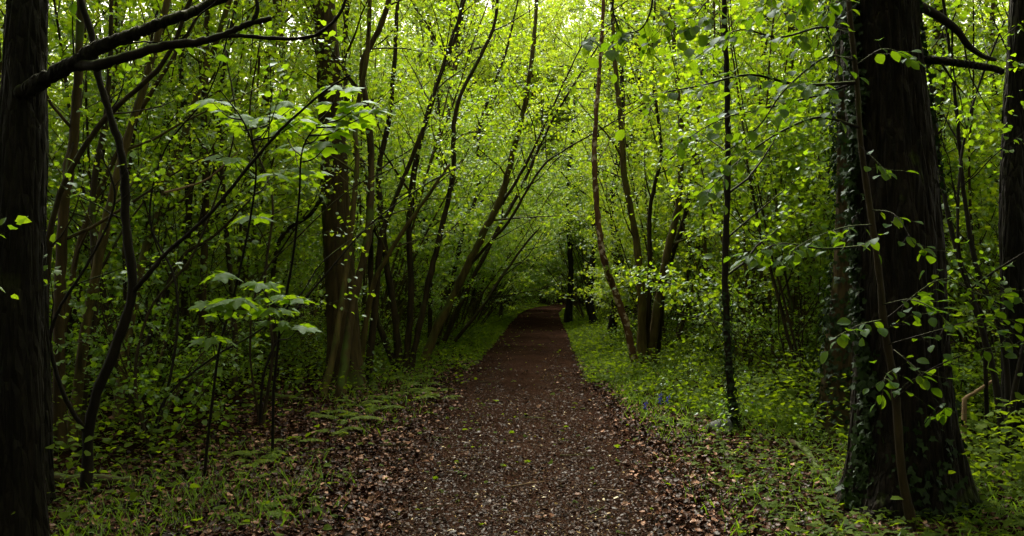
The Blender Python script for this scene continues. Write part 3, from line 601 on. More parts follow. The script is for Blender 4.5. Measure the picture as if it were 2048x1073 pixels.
hero('forked_tree', 'thin curved black tree forking low, arching over the dark thicket', 'tree', [
    ([(172, 985, 6.9), (182, 830, 6.9), (228, 700, 6.9), (264, 588, 6.9), (252, 450, 6.9), (246, 330, 6.9), (222, 235, 6.9), (196, 150, 6.9), (180, 60, 6.9), (150, -40, 6.9)], .042, .022, 'bark_black', 4),
    ([(264, 588, 6.9), (300, 545, 6.8), (335, 505, 6.8), (420, 428, 6.7), (500, 330, 6.6), (560, 262, 6.5), (640, 190, 6.4), (700, 150, 6.3)], .020, .006, 'bark_black', 3),
    ([(180, 880, 6.9), (132, 800, 6.8), (106, 720, 6.8), (102, 660, 6.8), (135, 590, 6.8), (180, 520, 6.8), (230, 400, 6.8), (200, 300, 6.8)], .018, .007, 'bark_black', 4),
    ([(102, 690, 6.8), (60, 640, 6.7), (20, 600, 6.6), (0, 590, 6.5)], .009, .005, 'bark_black', 2)], leaf=.06, nb=4, bl=1.0, t0=.4, lmat='shrub', gap=.09)
hero('hazel_tree', 'hazel with several upright dark poles standing behind the forked black tree', 'tree', [
    ([(120, 900, 8.6), (118, 700, 8.6), (125, 450, 8.6), (150, 250, 8.6), (160, 60, 8.6), (170, -150, 8.6)], .06, .035, 'bark_brown', 4),
    ([(140, 905, 8.7), (165, 700, 8.8), (205, 480, 8.9), (240, 330, 9), (300, 130, 9.1), (360, -100, 9.2)], .055, .03, 'bark_olive', 5),
    ([(95, 900, 8.5), (90, 650, 8.4), (110, 420, 8.3), (200, 250, 8.3), (330, 120, 8.3), (400, -60, 8.3)], .035, .018, 'bark', 5),
    ([(150, 900, 8.8), (190, 620, 9.2), (185, 400, 9.4), (215, 200, 9.5), (225, -50, 9.5)], .04, .02, 'bark', 5)], nb=5, bl=1.5, leaf=.05, t0=.3, gap=.08)
hero('leaning_tree', 'leaning olive-barked tree beyond the forked black one', 'tree', [
    ([(235, 850, 10.2), (250, 700, 10.4), (285, 520, 10.6), (325, 400, 10.8), (395, 190, 11), (440, 60, 11), (500, -120, 11)], .06, .03, 'bark_olive', 8),
    ([(245, 850, 10.2), (310, 640, 10.3), (360, 520, 10.3), (430, 470, 10.3), (520, 380, 10.3)], .03, .01, 'bark', 6)], nb=8, leaf=.055)
hero('thicket_tree', 'upright twin-stemmed tree with thin dark poles rising behind the tall sycamore sapling', 'tree', [
    ([(398, 800, 11.8), (405, 600, 11.9), (412, 400, 12), (408, 200, 12), (415, 50, 12), (410, -150, 12)], .055, .03, 'bark_brown', 9),
    ([(385, 800, 12), (370, 600, 12.2), (380, 330, 12.4), (362, 140, 12.6), (375, -80, 12.6)], .05, .03, 'bark', 9),
    ([(470, 790, 12), (468, 640, 12.2), (450, 430, 12.2), (440, 200, 12.2), (470, 20, 12.2), (480, -150, 12.2)], .04, .02, 'bark', 9)], leaf=.055)
hero('oak_tree', 'stout straight dark trunk standing far back in the leafy thicket, seen between thin poles', 'tree', [
    ([(300, 700, 20.7), (305, 500, 20.7), (318, 320, 20.7), (328, 180, 20.7), (330, 0, 20.7), (330, -200, 20.7)], .2, .15, 'bark', 14)], leaf=.07, bl=2.6, t0=.5)
hero('thicket_tree', 'bare thin branches curving low across the thicket behind the forked black tree', 'tree', [
    ([(300, 905, 8.4), (330, 800, 8.5), (420, 720, 8.6), (520, 660, 8.8), (600, 590, 9), (650, 520, 9.2), (760, 440, 9.6)], .013, .005, 'bark_black', 3),
    ([(300, 905, 8.4), (270, 760, 8.5), (300, 620, 8.6), (380, 520, 8.7), (430, 400, 8.8), (470, 250, 8.9), (450, 100, 9)], .016, .006, 'bark', 4),
    ([(305, 905, 8.4), (350, 700, 8.5), (350, 560, 8.6), (300, 440, 8.7), (330, 300, 8.7), (420, 180, 8.7), (470, 20, 8.7)], .014, .006, 'bark_black', 4)], leaf=.05, bl=.9, t0=.3, lmat='shrub')
hero('thicket_tree', 'spindly many-branched young tree between the forked sycamore sapling and the grey-brown trunk', 'tree', [
    ([(520, 850, 9.6), (530, 740, 9.6), (580, 640, 9.7), (660, 540, 9.8), (740, 450, 10), (850, 370, 10.3), (930, 330, 10.6)], .016, .005, 'bark_black', 4),
    ([(520, 850, 9.6), (500, 700, 9.6), (520, 560, 9.6), (600, 470, 9.6), (700, 380, 9.6), (800, 330, 9.6)], .014, .004, 'bark', 3),
    ([(525, 850, 9.6), (545, 700, 9.7), (530, 560, 9.8), (545, 400, 9.9), (500, 250, 10), (520, 80, 10)], .018, .008, 'bark', 5)], leaf=.05, bl=.9, t0=.4)
# --- grey tree cluster left of the path
hero('tree_cluster', 'large straight grey-brown trunk with paler thin stems crowding its foot', 'tree', [
    ([(690, 778, 13.4), (685, 640, 13.4), (676, 480, 13.4), (668, 330, 13.4), (660, 180, 13.4), (652, 60, 13.4), (640, -120, 13.4), (625, -300, 13.4)], .21, .12, 'bark_brown', 6),
    ([(645, 800, 12.1), (668, 700, 12.2), (690, 560, 12.4), (704, 440, 12.5), (714, 330, 12.5), (712, 240, 12.6), (735, 100, 12.6), (740, -80, 12.6)], .045, .028, 'bark_olive', 6),
    ([(680, 800, 12.2), (700, 640, 12.5), (735, 480, 12.8), (742, 330, 13), (735, 220, 13), (725, 130, 13), (770, 30, 13), (790, -100, 13)], .062, .035, 'bark_brown', 6),
    ([(650, 60, 13.4), (635, 30, 13.4), (622, -10, 13.4), (615, -60, 13.4)], .06, .04, 'bark', 0),
    ([(735, 760, 14.2), (752, 600, 14.3), (762, 480, 14.3), (790, 400, 14.4), (850, 250, 14.4), (890, 120, 14.4), (950, -60, 14.4)], .06, .02, 'bark', 9),
    ([(715, 770, 14), (740, 600, 14), (770, 520, 14), (850, 400, 14), (900, 330, 14)], .05, .02, 'bark_olive', 5)], leaf=.062, bl=1.9, t0=.42, k=14)
hero('multi_stem_tree', 'fan of black stems rising just beyond the large grey-brown trunk', 'tree', [
    ([(800, 745, 15.8), (790, 640, 15.8), (770, 500, 15.8), (757, 350, 15.9), (780, 230, 15.9), (790, 100, 15.9), (800, -60, 15.9)], .07, .03, 'bark', 8),
    ([(810, 745, 15.8), (822, 600, 15.8), (818, 450, 15.8), (830, 330, 15.8), (870, 180, 15.8), (915, 60, 15.8), (930, -60, 15.8)], .06, .025, 'bark', 8),
    ([(820, 745, 15.8), (850, 600, 15.9), (880, 470, 16), (905, 350, 16), (915, 210, 16), (985, 60, 16), (1000, -60, 16)], .06, .025, 'bark', 8),
    ([(795, 745, 15.8), (745, 600, 15.8), (740, 400, 15.8), (700, 250, 15.8), (690, 100, 15.8), (700, -60, 15.8)], .06, .03, 'bark', 8)], leaf=.062, bl=1.8, t0=.28)
hero('arching_tree', 'mossy-barked tree leaning steeply from the verge out over the path', 'tree', [
    ([(845, 728, 17.3), (880, 645, 17.4), (925, 555, 17.5), (965, 470, 17.5), (1000, 400, 17.5), (1022, 320, 17.5), (1045, 230, 17.5), (1062, 130, 17.5), (1072, 20, 17.5), (1075, -100, 17.5)], .088, .03, 'bark_olive', 10),
    ([(940, 530, 17.5), (985, 480, 17.3), (1020, 440, 17.2), (1080, 340, 17), (1130, 300, 16.8), (1200, 260, 16.5), (1300, 200, 16)], .034, .008, 'bark', 9),
    ([(975, 450, 17.5), (1040, 350, 17.6), (1090, 250, 17.7), (1130, 160, 17.8), (1180, 60, 17.8)], .035, .012, 'bark', 7)], leaf=.062, bl=1.7, t0=.35, nb=9)
hero('arching_tree', 'cluster of slanting dark stems fanning over the path behind the steeply leaning tree', 'tree', [
    ([(880, 700, 20.5), (930, 590, 20.6), (990, 470, 20.8), (1040, 380, 21), (1100, 250, 21), (1160, 150, 21), (1230, 40, 21)], .062, .015, 'bark', 11),
    ([(870, 700, 20.6), (900, 580, 20.6), (930, 450, 20.6), (955, 380, 20.7), (960, 250, 20.7), (1010, 110, 20.7), (1040, -20, 20.7)], .06, .02, 'bark', 11),
    ([(895, 700, 20.8), (960, 620, 21), (1010, 545, 21.2), (1050, 490, 21.4), (1080, 455, 21.6)], .045, .02, 'bark', 7),
    ([(860, 700, 20.6), (860, 560, 20.5), (850, 420, 20.4), (880, 280, 20.4), (870, 120, 20.4)], .06, .02, 'bark', 9)], leaf=.062, bl=1.9, t0=.3)
# --- right side of the path
hero('peeling_tree', 'slim curved stem with flaking pinkish bark at the path edge', 'tree', [
    ([(1272, 738, 16.2), (1258, 670, 16.1), (1232, 590, 16), (1208, 520, 15.9), (1196, 440, 15.9), (1190, 360, 15.9), (1189, 280, 15.9), (1196, 180, 15.9), (1204, 60, 15.9), (1208, -80, 15.9)], .07, .028, 'bark_pink', 3)], t0=.55, bl=1.2, leaf=.06)
hero('hazel_tree', 'hazel clump of four upright olive poles right behind the pink flaking stem', 'tree', [
    ([(1284, 735, 16.6), (1283, 600, 16.6), (1272, 480, 16.6), (1250, 360, 16.6), (1240, 220, 16.6), (1228, 100, 16.6), (1222, -60, 16.6)], .085, .03, 'bark_olive', 9),
    ([(1300, 730, 16.8), (1315, 610, 16.8), (1338, 490, 16.8), (1358, 400, 16.8), (1362, 250, 16.8), (1350, 120, 16.8), (1350, -60, 16.8)], .09, .03, 'bark_olive', 9),
    ([(1312, 728, 17), (1330, 560, 17), (1368, 440, 17), (1390, 320, 17), (1400, 180, 17), (1425, 40, 17), (1430, -60, 17)], .06, .02, 'bark', 9),
    ([(1290, 730, 16.8), (1300, 560, 16.7), (1300, 420, 16.7), (1322, 300, 16.6), (1305, 150, 16.6), (1310, 0, 16.6)], .05, .02, 'bark', 9)], leaf=.062, bl=1.8, t0=.3)
hero('thicket_tree', 'two dark trunks at the path edge just before the bend', 'tree', [
    ([(1190, 655, 30), (1178, 600, 30), (1184, 540, 30), (1190, 460, 30), (1195, 330, 30), (1190, 150, 30)], .15, .06, 'bark_black', 12),
    ([(1136, 640, 33), (1142, 560, 33), (1138, 470, 33), (1136, 380, 33), (1150, 200, 33)], .13, .05, 'bark_black', 12)], leaf=.075, bl=2.6, t0=.4)
hero('thicket_tree', 'stubby dark leaning tree between the bend and the pink flaking stem', 'tree', [
    ([(1222, 682, 24), (1232, 600, 24), (1235, 520, 24), (1225, 400, 24), (1245, 250, 24), (1240, 80, 24)], .13, .05, 'bark_black', 14)], leaf=.07, bl=2.3, t0=.3)
hero('pole_tree', 'single slim straight black pole with ivy round its foot, beside the grey stone', 'tree', [
    ([(1470, 862, 9.65), (1462, 790, 9.65), (1456, 700, 9.65), (1450, 580, 9.65), (1453, 450, 9.65), (1456, 330, 9.65), (1455, 180, 9.65), (1449, 40, 9.65), (1446, -120, 9.65)], .042, .026, 'bark_black', 7)], t0=.35, bl=1.3, leaf=.06, k=12,
    extra=lambda objs, fol: objs.append(pole_ivy()))  if False else None
def pole_ivy():
    w = smooth_pts([P(*q) for q in [(1470, 862, 9.65), (1462, 790, 9.65), (1456, 700, 9.65), (1450, 580, 9.65)]], 8); b = Bag(); n = 420
    for i in range(n):
        q, t = frac(w, R.random()**1.4*.99); a = R.uniform(0, 6.28); d = np.array([math.cos(a), math.sin(a), 0]); b.add(q+d*R.uniform(.04, .075), nrm(R.normal(0, .5, 3)+[0, 0, -.6]), nrm(d+[0, 0, .5]), R.uniform(.025, .05))
    mb = MB(); b.into(mb, TIVY); return mb.build('ivy', M['ivy'])
hero('pole_tree', 'single slim straight black pole with ivy round its foot, beside the grey stone', 'tree', [
    ([(1470, 862, 9.65), (1462, 790, 9.65), (1456, 700, 9.65), (1450, 580, 9.65), (1453, 450, 9.65), (1456, 330, 9.65), (1455, 180, 9.65), (1449, 40, 9.65), (1446, -120, 9.65)], .042, .026, 'bark_black', 7)], t0=.35, bl=1.3, leaf=.06, k=12,
    extra=lambda objs, fol: objs.append(pole_ivy()))
def second_ivy():
    c = [P(*q) for q in [(1668, 880, 9.4), (1680, 700, 9.45), (1694, 560, 9.5), (1700, 380, 9.5), (1698, 200, 9.5), (1690, 0, 9.5), (1690, -200, 9.5)]]; w = smooth_pts(c, 8); b = Bag()
    for i in range(3000):
        f = R.random(); q, t = frac(w, f*.99); a = R.uniform(math.pi*.6, math.pi*2.1); d = np.array([math.cos(a), math.sin(a), 0]); 
        rr = .17-.03*f; dens = .85 if (f < .3 or f > .5) else .35
        if R.random() < dens: b.add(q+d*(rr+abs(R.normal(0, .045))), nrm(R.normal(0, .5, 3)+[0, 0, -.6]), nrm(d+[0, 0, .5]), R.uniform(.035, .07))
    mb = MB(); b.into(mb, TIVY); return mb.build('ivy', M['ivy'])
hero('ivy_tree', 'ivy-clad leaning trunk half hidden behind the massive oak', 'tree', [
    ([(1668, 880, 9.4), (1680, 700, 9.45), (1694, 560, 9.5), (1700, 380, 9.5), (1698, 200, 9.5), (1690, 0, 9.5), (1690, -300, 9.5)], .14, .10, 'bark_brown', 3)], t0=.8, bl=1.2, leaf=.06, k=16, extra=lambda objs, fol: objs.append(second_ivy()))
hero('hazel_tree', 'arching thin dark stems tangled in the shade beyond the oak', 'tree', [
    ([(2010, 960, 7.6), (1990, 760, 7.7), (1945, 600, 7.8), (1905, 470, 7.9), (1880, 330, 8), (1862, 180, 8), (1840, 20, 8)], .030, .014, 'bark_black', 4),
    ([(2015, 960, 7.6), (2010, 700, 7.8), (1955, 540, 7.9), (1930, 400, 8), (1915, 250, 8), (1902, 120, 8), (1880, -40, 8)], .026, .012, 'bark_black', 4),
    ([(2000, 970, 7.5), (2030, 780, 7.5), (2070, 600, 7.5)], .03, .02, 'bark_black', 2),
    ([(1975, 650, 7.8), (1930, 560, 7.8), (1915, 450, 7.8), (1925, 300, 7.9), (1955, 180, 8), (2010, 40, 8)], .016, .008, 'bark_black', 5)], leaf=.06, bl=1.1, lmat='shrub', gap=.08)
hero('edge_tree', 'dark ivy-fringed trunk half cut off by the picture edge beyond the oak', 'tree', [
    ([(2040, 930, 8), (2036, 700, 8), (2028, 450, 8), (2030, 250, 8.1), (2040, 50, 8.1), (2045, -200, 8.1)], .12, .08, 'bark_moss', 4)], t0=.15, bl=1.2, leaf=.07, lmat='shrub', k=14, gap=.06, tw=.12)

# --- extra slim poles both sides (each its own thing)
extra_poles = [
    ('smooth slim leaning pole with sparse leaves between the forked tree and the edge trunks', 'bark_brown', [(100, 850, 10), (130, 650, 10), (170, 450, 10), (260, 260, 10), (380, 60, 10), (440, -60, 10)], .04, 6),
    ('thin tree whose stem bows sideways behind the two sycamore saplings', 'bark', [(560, 770, 13.8), (545, 620, 13.8), (560, 480, 13.8), (640, 400, 13.8), (650, 200, 13.8), (610, 20, 13.8)], .045, 8),
    ('pale broken-topped dead pole among the leaves left of the tall sapling', 'dead', [(330, 385, 8.5), (370, 375, 8.4), (420, 355, 8.3), (480, 300, 8.2)], .008, 0),
    ('thin upright stem rising between the large grey-brown trunk and the path', 'bark', [(1000, 640, 36), (1010, 560, 36), (1030, 500, 36), (1060, 440, 36), (1110, 330, 36)], .07, 12),
    ('slender dark tree standing behind the four-pole hazel', 'bark', [(1410, 690, 22), (1415, 560, 22), (1400, 420, 22), (1450, 280, 22), (1470, 100, 22), (1480, -40, 22)], .07, 12),
    ('slender tree leaning away from the path between the black pole and the ivy-clad trunk', 'bark_brown', [(1570, 745, 15.5), (1590, 650, 15.5), (1610, 520, 15.5), (1640, 380, 15.5), (1660, 230, 15.5), (1665, 40, 15.5)], .05, 9),
    ('crooked tree with a reddish tinge low in the leaves behind the black pole', 'bark_brown', [(1530, 720, 18), (1545, 640, 18), (1520, 520, 18), (1540, 380, 18), (1520, 200, 18), (1545, 0, 18)], .06, 9),
    ('straight brown trunk seen in the gap just past the shaded side of the oak', 'bark_brown', [(1895, 700, 15), (1890, 560, 15), (1880, 380, 15), (1875, 200, 15), (1880, -60, 15)], .10, 6),
    ('tall greyish trunk standing deep in the shade near the edge trunk', 'bark_brown', [(1990, 690, 17), (1990, 500, 17), (2000, 300, 17), (1985, 100, 17), (1990, -60, 17)], .13, 8)]
for lab, mk, pts, r, nb in extra_poles:
    if mk == 'dead':
        hero('dead_branch', 'pale bare dead branch caught among the leaves beside the tall sycamore sapling', 'branch', [(pts, .012, .005, 'dead', 0)])
    else: hero('slender_tree', lab, 'tree', [(pts, r, r*.35, mk, nb)], leaf=.065, bl=1.9, t0=.3)

# ------------------------------------------------------------------ logs, fallen branches, stone
def log(label, pts, r0, r1, mk, name='fallen_branch', knots=True):
    w = smooth_pts([P(px, py, depth_of(py)) for px, py in pts], 6)
    for i in range(len(w)): w[i][2] = float(gz(w[i][0], w[i][1]))+r0*.75
    w += R.normal(0, r0*.12, w.shape); mb = MB(); mb.tube(w, np.linspace(r0, r1, len(w))*(1+.08*R.normal(0, 1, len(w))), 12)
    if knots:
        for _ in range(2):
            q, t = frac(w, R.uniform(.25, .8)); d = perp_dir(t, 1.0, R.uniform(.2, 2.9)); d[2] = abs(d[2])*.5; mb.tube([q, q+d*r0*2.2, q+d*r0*3.5], [r0*.4, r0*.3, r0*.2], 6)
    tag(mb.build(name, M[mk]), label, 'fallen branch')
log('curved bare branch lying on the verge at the foot of the oak', [(1578, 888), (1610, 905), (1640, 950), (1665, 975)], .035, .028, 'bark_brown')
log('short thin branch lying at the foot of the ivy-clad trunk', [(1650, 868), (1672, 880), (1700, 884)], .018, .012, 'dead')
log('thin dark log lying behind the ferns below the sycamore saplings', [(498, 806), (540, 812), (600, 817), (630, 815)], .05, .035, 'bark_brown')
log('mossy green log lying in the near corner below the forked black tree', [(205, 1035), (240, 1018), (290, 1008)], .03, .02, 'bark_moss')
log('dark log lying across the ground behind the forked black tree', [(105, 962), (180, 965), (262, 968)], .045, .04, 'bark_brown')
log('long thin root-like branch curling out beside the oak foot', [(1700, 990), (1745, 1015), (1790, 1040), (1830, 1060)], .03, .02, 'bark_moss')
log('short brown log on the green verge beside the leaning mossy tree', [(893, 684), (908, 680), (920, 676)], .07, .06, 'bark_brown', knots=False)
hero('dead_branch', 'broken pale-tipped dead branch propped in the shade beyond the oak', 'branch', [([(1925, 800, 7.8), (1950, 785, 7.8), (1985, 762, 7.8)], .018, .012, 'dead', 0)])
def stone():
    import bmesh
    bm = bmesh.new(); bmesh.ops.create_icosphere(bm, subdivisions=3, radius=1)
    for v in bm.verts:
        n = mnoise.noise(v.co*1.6); v.co *= 1+.25*n; v.co.x *= .15; v.co.y *= .11; v.co.z = max(v.co.z, -.4)*.10
    me = bpy.data.meshes.new('stone'); bm.to_mesh(me); bm.free(); me.materials.append(M['stone'])
    for pl in me.polygons: pl.use_smooth = True
    o = bpy.data.objects.new('stone', me); COL.objects.link(o); c = P(1443, 862, 9.6); o.location = (c[0], c[1], float(gz(c[0], c[1]))+.03); tag(o, 'flat grey stone half sunk in the verge by the slim black pole', 'stone')
stone()
# bluebells
for i, (px, py) in enumerate([(1325, 795), (1331, 800), (1290, 815), (1505, 806), (1320, 803)]):
    c = P(px, py, depth_of(py+28)); mb = MB(); w = wander((0, 0, 0), (0, 0, 1), .26, 5, .05); w[-1] += [.03, 0, -.015]
    mb.tube(w, [.003]*6, 4); fl = MB()
    for k in range(7):
        q, t = frac(w, .6+.055*k); a = k*2.4; d = np.array([math.cos(a)*.5, math.sin(a)*.5, -.8]); fl.tube([q, q+d*.012, q+d*.024, q+d*.03], [.002, .007, .007, .011], 6, attr=R.random())
    c[2] = float(gz(c[0], c[1])); e = empty('bluebell', c); s1 = mb.build('stem', M['grass'], e); f1 = fl.build('flower', M['bluebell'], e)
    tag(e, 'small violet-blue bluebell in the herbs by the path', 'flower', 'bluebells in the verge')

# ------------------------------------------------------------------ tree prototypes for the wood
def proto_hazel(lean, H, ns, leaf=.078, nb=16, r=.028, t0=.12):
    global SHOOTS; SHOOTS = 2
    wood = MB(); bag = Bag()
    for s in range(5):
        a = R.uniform(0, 6.28); w = wander((math.cos(a)*.2, math.sin(a)*.2, -.05), (math.cos(a)*.5+lean, math.sin(a)*.5, 1), R.uniform(2, 5), 12, .12, .0); wood.tube(w, np.linspace(.012, .003, 13), 4)
        for _ in range(7):
            q, t = frac(w, R.uniform(.2, .95)); b2 = wander(q, perp_dir(t, .8), R.uniform(.4, 1.3), 6, .16, 0); wood.tube(b2, np.linspace(.005, .0015, 7), 3, cap=False)
    for s in range(ns):
        a = R.uniform(0, 6.28); d = np.array([math.cos(a)*.28+lean, math.sin(a)*.28, 1]); h = H*R.uniform(.7, 1.05)
        w = wander((math.cos(a)*.12, math.sin(a)*.12, -.05), d, h, 14, .055, .02); rr = r*R.uniform(.6, 1.15)
        wood.tube(w, np.linspace(rr, rr*.25, 15)*(1+.05*R.normal(0, 1, 15)), 7)
        dress(wood, bag, w, rr, rr*.3, nb, t0, 1.7, leaf=leaf, gap=.075, tw=.15, twl=.5)
    return wood, bag
def proto_tall(H, leaf=.095):
    global SHOOTS; SHOOTS = 6
    wood = MB(); bag = Bag(); w = wander((0, 0, -.1), (R.normal(0, .05), R.normal(0, .05), 1), H, 18, .03, .02); rr = R.uniform(.10, .17)
    wood.tube(w, np.linspace(rr, .03, 19), 10); dress(wood, bag, w, rr, .03, 34, .22, 3.8, leaf=leaf, gap=.11, tw=.22, twl=.8, ang=(.6, 1.2)); return wood, bag
def proto_shrub(H):
    global SHOOTS; SHOOTS = 2
    wood = MB(); bag = Bag()
    for s in range(7):
        a = R.uniform(0, 6.28); w = wander((0, 0, -.03), (math.cos(a)*.5, math.sin(a)*.5, 1), H*R.uniform(.6, 1), 8, .09, 0); wood.tube(w, np.linspace(.014, .004, 9), 5)
        dress(wood, bag, w, .012, .004, 7, .12, .9, leaf=.06, gap=.07, tw=.15, twl=.35)
    return wood, bag
def proto_shade_tree():  # out-of-view tree, crown made dense to darken the ground near the camera
    global SHOOTS; SHOOTS = 13
    wood = MB(); bag = Bag(); w = wander((0, 0, -.1), (R.normal(0, .05), R.normal(0, .05), 1), 13.5, 18, .03, .02)
    wood.tube(w, np.linspace(.19, .04, 19), 12); dress(wood, bag, w, .19, .03, 34, .36, 5.0, leaf=.125, gap=.15, tw=.24, twl=.9, ang=(.8, 1.3)); return wood, bag
def proto_over():
    global SHOOTS; SHOOTS = 9
    wood = MB(); bag = Bag(); w = wander((0, 0, -.1), (R.normal(0, .06), R.normal(0, .06), 1), 14.5, 18, .035, .02)
    wood.tube(w, np.linspace(.12, .03, 19), 12); dress(wood, bag, w, .12, .03, 34, .44, 4.6, leaf=.085, gap=.11, tw=.2, twl=.8, ang=(.7, 1.25)); return wood, bag
def proto_seedling(H):
    global SHOOTS; SHOOTS = 0
    wood = MB(); bag = Bag()
    for s in range(3):
        a = R.uniform(0, 6.28); w = wander((0, 0, -.02), (math.cos(a)*.5, math.sin(a)*.5, 1), H*R.uniform(.6, 1), 6, .08, 0); wood.tube(w, np.linspace(.006, .002, 7), 4)
        for i in range(7):
            q, t = frac(w, .2+.79*i/7); twig(wood, bag, q, perp_dir(t, R.uniform(.9, 1.4)), R.uniform(.10, .28), .0018, .062, .05, droop=.5)
    return wood, bag
protos = {'seedling': [], 'roof': [], 'over': [], 'upright': [], 'arch': [], 'tall': [], 'shrub': []}
NL = 0
def reg(kind, wb, bark, lmat, T):
    global NL
    wood, bag = wb; NL += bag.count(); wm = wood.mesh('trunk'); wm.materials.append(M[bark]); mb = MB(); bag.into(mb, T, (.85, 1.3)); lm = mb.mesh('crown', smooth=False); lm.materials.append(M[lmat]); protos[kind].append((wm, lm))
for k in range(4): reg('upright', proto_hazel(0, 7.5+k*.7, 7+k % 3), ['bark', 'bark_brown', 'bark_olive', 'bark'][k], 'hazel', T6)
for k in range(3): reg('arch', proto_hazel(.42, 7.8, 8, t0=.24), ['bark', 'bark_olive', 'bark'][k], 'hazel', T6)
for k in range(3): reg('tall', proto_tall(13+k*1.5), ['bark', 'bark_brown', 'bark'][k], 'canopy', TK)
for k in range(2): reg('over', proto_over(), ['bark', 'bark_brown'][k], 'canopy', TK)
for k in range(2): reg('roof', proto_shade_tree(), 'bark', 'canopy', TK)
for k in range(4): reg('seedling', proto_seedling(.45+.15*k), 'bark', 'shrub', TO if k % 2 else T6)
for k in range(3): reg('shrub', proto_shrub(1.7+.4*k), ['bark', 'bark_brown', 'bark'][k], 'shrub', T6)
print('proto leaves', NL)
def plant(kind, k, x, y, rz, s, name, label, cat, group):
    wm, lm = protos[kind][k]; e = empty(name, (x, y, float(gz(x, y)))); e.rotation_euler = (R.normal(0, .03), R.normal(0, .03), rz); e.scale = (s, s, s*R.uniform(.9, 1.1))
    for nm, me in (('trunk', wm), ('crown', lm)):
        o = bpy.data.objects.new(nm, me); COL.objects.link(o); o.parent = e
    tag(e, label, cat, group)
placed = []
def try_place(x, y, md):
    for (a, b_, m) in placed:
        if (a-x)**2+(b_-y)**2 < (min(m, md))**2: return False
    placed.append((x, y, md)); return True
LBL = {'upright': ('hazel_tree', 'thin-stemmed leafy hazel filling the thicket {s}', 'tree', 'hazels in the thicket {s}'),
       'arch': ('arching_tree', 'many-stemmed hazel bending over the path {s}', 'tree', 'hazels arching over the path {s}'),
       'tall': ('tall_tree', 'tall yellow-green tree behind the thicket {s}', 'tree', 'tall trees behind the thicket {s}'),
       'shrub': ('shrub', 'low bushy green shrub {s}', 'shrub', 'shrubs under the trees {s}')}
def side(x, y): return 'on the mossy-trunk side of the path' if x < path_x(y) else 'on the oak side of the path'
def plant_k(kind, x, y, s, rz=None):
    nm, lb, ct, gr = LBL[kind]; sd_ = side(x, y); plant(kind, R.integers(len(protos[kind])), x, y, R.uniform(0, 6.28) if rz is None else rz, s, nm, lb.format(s=sd_), ct, gr.format(s=sd_))
# arching rows along the path
for y in np.arange(19, 50, 2.6):
    for sg in (-1, 1):
        if sg > 0 and y < 32.5: continue
        yy = y+R.uniform(-.8, .8); off = R.uniform(1.9, 2.7)+(0 if y > 24 else .8); x = path_x(yy)+sg*off
        if sg > 0 and y < 21: continue
        if try_place(x, yy, 1.5): plant_k('arch', x, yy, R.uniform(.75, 1.0) if y > 24 else .8, (0 if sg < 0 else math.pi)+R.normal(0, .4))
# tall trees closing the roof over the path further on, and a bank of them past the bend
for y in np.arange(27, 52, 4.6):
    for sg in (-1, 1):
        yy = y+R.uniform(-1, 1); x = path_x(yy)+sg*R.uniform(2.9, 3.8)
        if try_place(x, yy, 1.2): plant_k('tall', x, yy, R.uniform(.75, 1.1))
for _ in range(400):
    y = R.uniform(62, 92); x = R.uniform(-12, 30)
    if abs(x-path_x(y)) > 2.6 and try_place(x, y, 3.0): plant_k('tall' if R.random() < .6 else 'upright', x, y, R.uniform(1.1, 1.5))
# tall trees
cnt = 0
for _ in range(4000):
    y = R.uniform(15, 84); x = R.uniform(-1, 1)*(.62*y+5); dd = abs(x-path_x(y))
    if dd < 3.6: continue
    if y < 26 and dd < 6: continue
    if y < 36 and R.random() < .8: continue
    if abs(1024+FPX*x/y-1650) < 55: continue
    if try_place(x, y, 4.0): plant_k('tall', x, y, R.uniform(.8, 1.1)); cnt += 1
    if cnt >= 100: break
# hazels
def hides(x, y):
    px = 1024+FPX*x/y
    return (abs(px-700) < 130 and y < 13.8) or (abs(px-1300) < 150 and y < 16.8) or (abs(px-880) < 120 and y < 17.5) or (abs(px-1455) < 70 and y < 9.8)
cnt2 = 0
for _ in range(8000):
    y = 11+R.random()**1.2*58; x = R.uniform(-1, 1)*(.60*y+3); dd = abs(x-path_x(y))
    if dd < 2.9 or (y < 17 and dd < 3.6) or hides(x, y) or (y > 16 and abs(1024+FPX*x/y-1650) < 45): continue
    if try_place(x, y, 2.1 if y < 30 else 2.8): plant_k('upright', x, y, R.uniform(.75, 1.1)); cnt2 += 1
    if cnt2 >= 190: break
cnt3 = 0
placed2 = []
for _ in range(5000):
    y = 9+R.random()**1.4*42; x = R.uniform(-1, 1)*(.60*y+2); dd = abs(x-path_x(y))
    if dd < 2.5 or (y < 14 and dd < 3.2) or hides(x, y): continue
    if all((a-x)**2+(b_-y)**2 > 1.7**2 for a, b_ in placed2):
        placed2.append((x, y)); plant_k('shrub', x, y, R.uniform(.6, 1.25)); cnt3 += 1
    if cnt3 >= 120: break
for i, (x, y, s) in enumerate([(5.6, 12.6, 1), (-4.9, 15.8, 1), (5.0, 18.2, 1), (-4.8, 20.5, 1), (4.7, 23.4, 1), (-4.6, 25.5, 1)]):
    plant('over', i % 2, x, y, R.uniform(0, 6.28), s, 'tall_tree', ['slim tall trunk on the oak side, its high crown spread over the path', 'slim tall trunk on the mossy-trunk side, its high crown spread over the path'][x < 0], 'tree', ['high-crowned trees on the oak side', 'high-crowned trees on the mossy-trunk side'][x < 0])
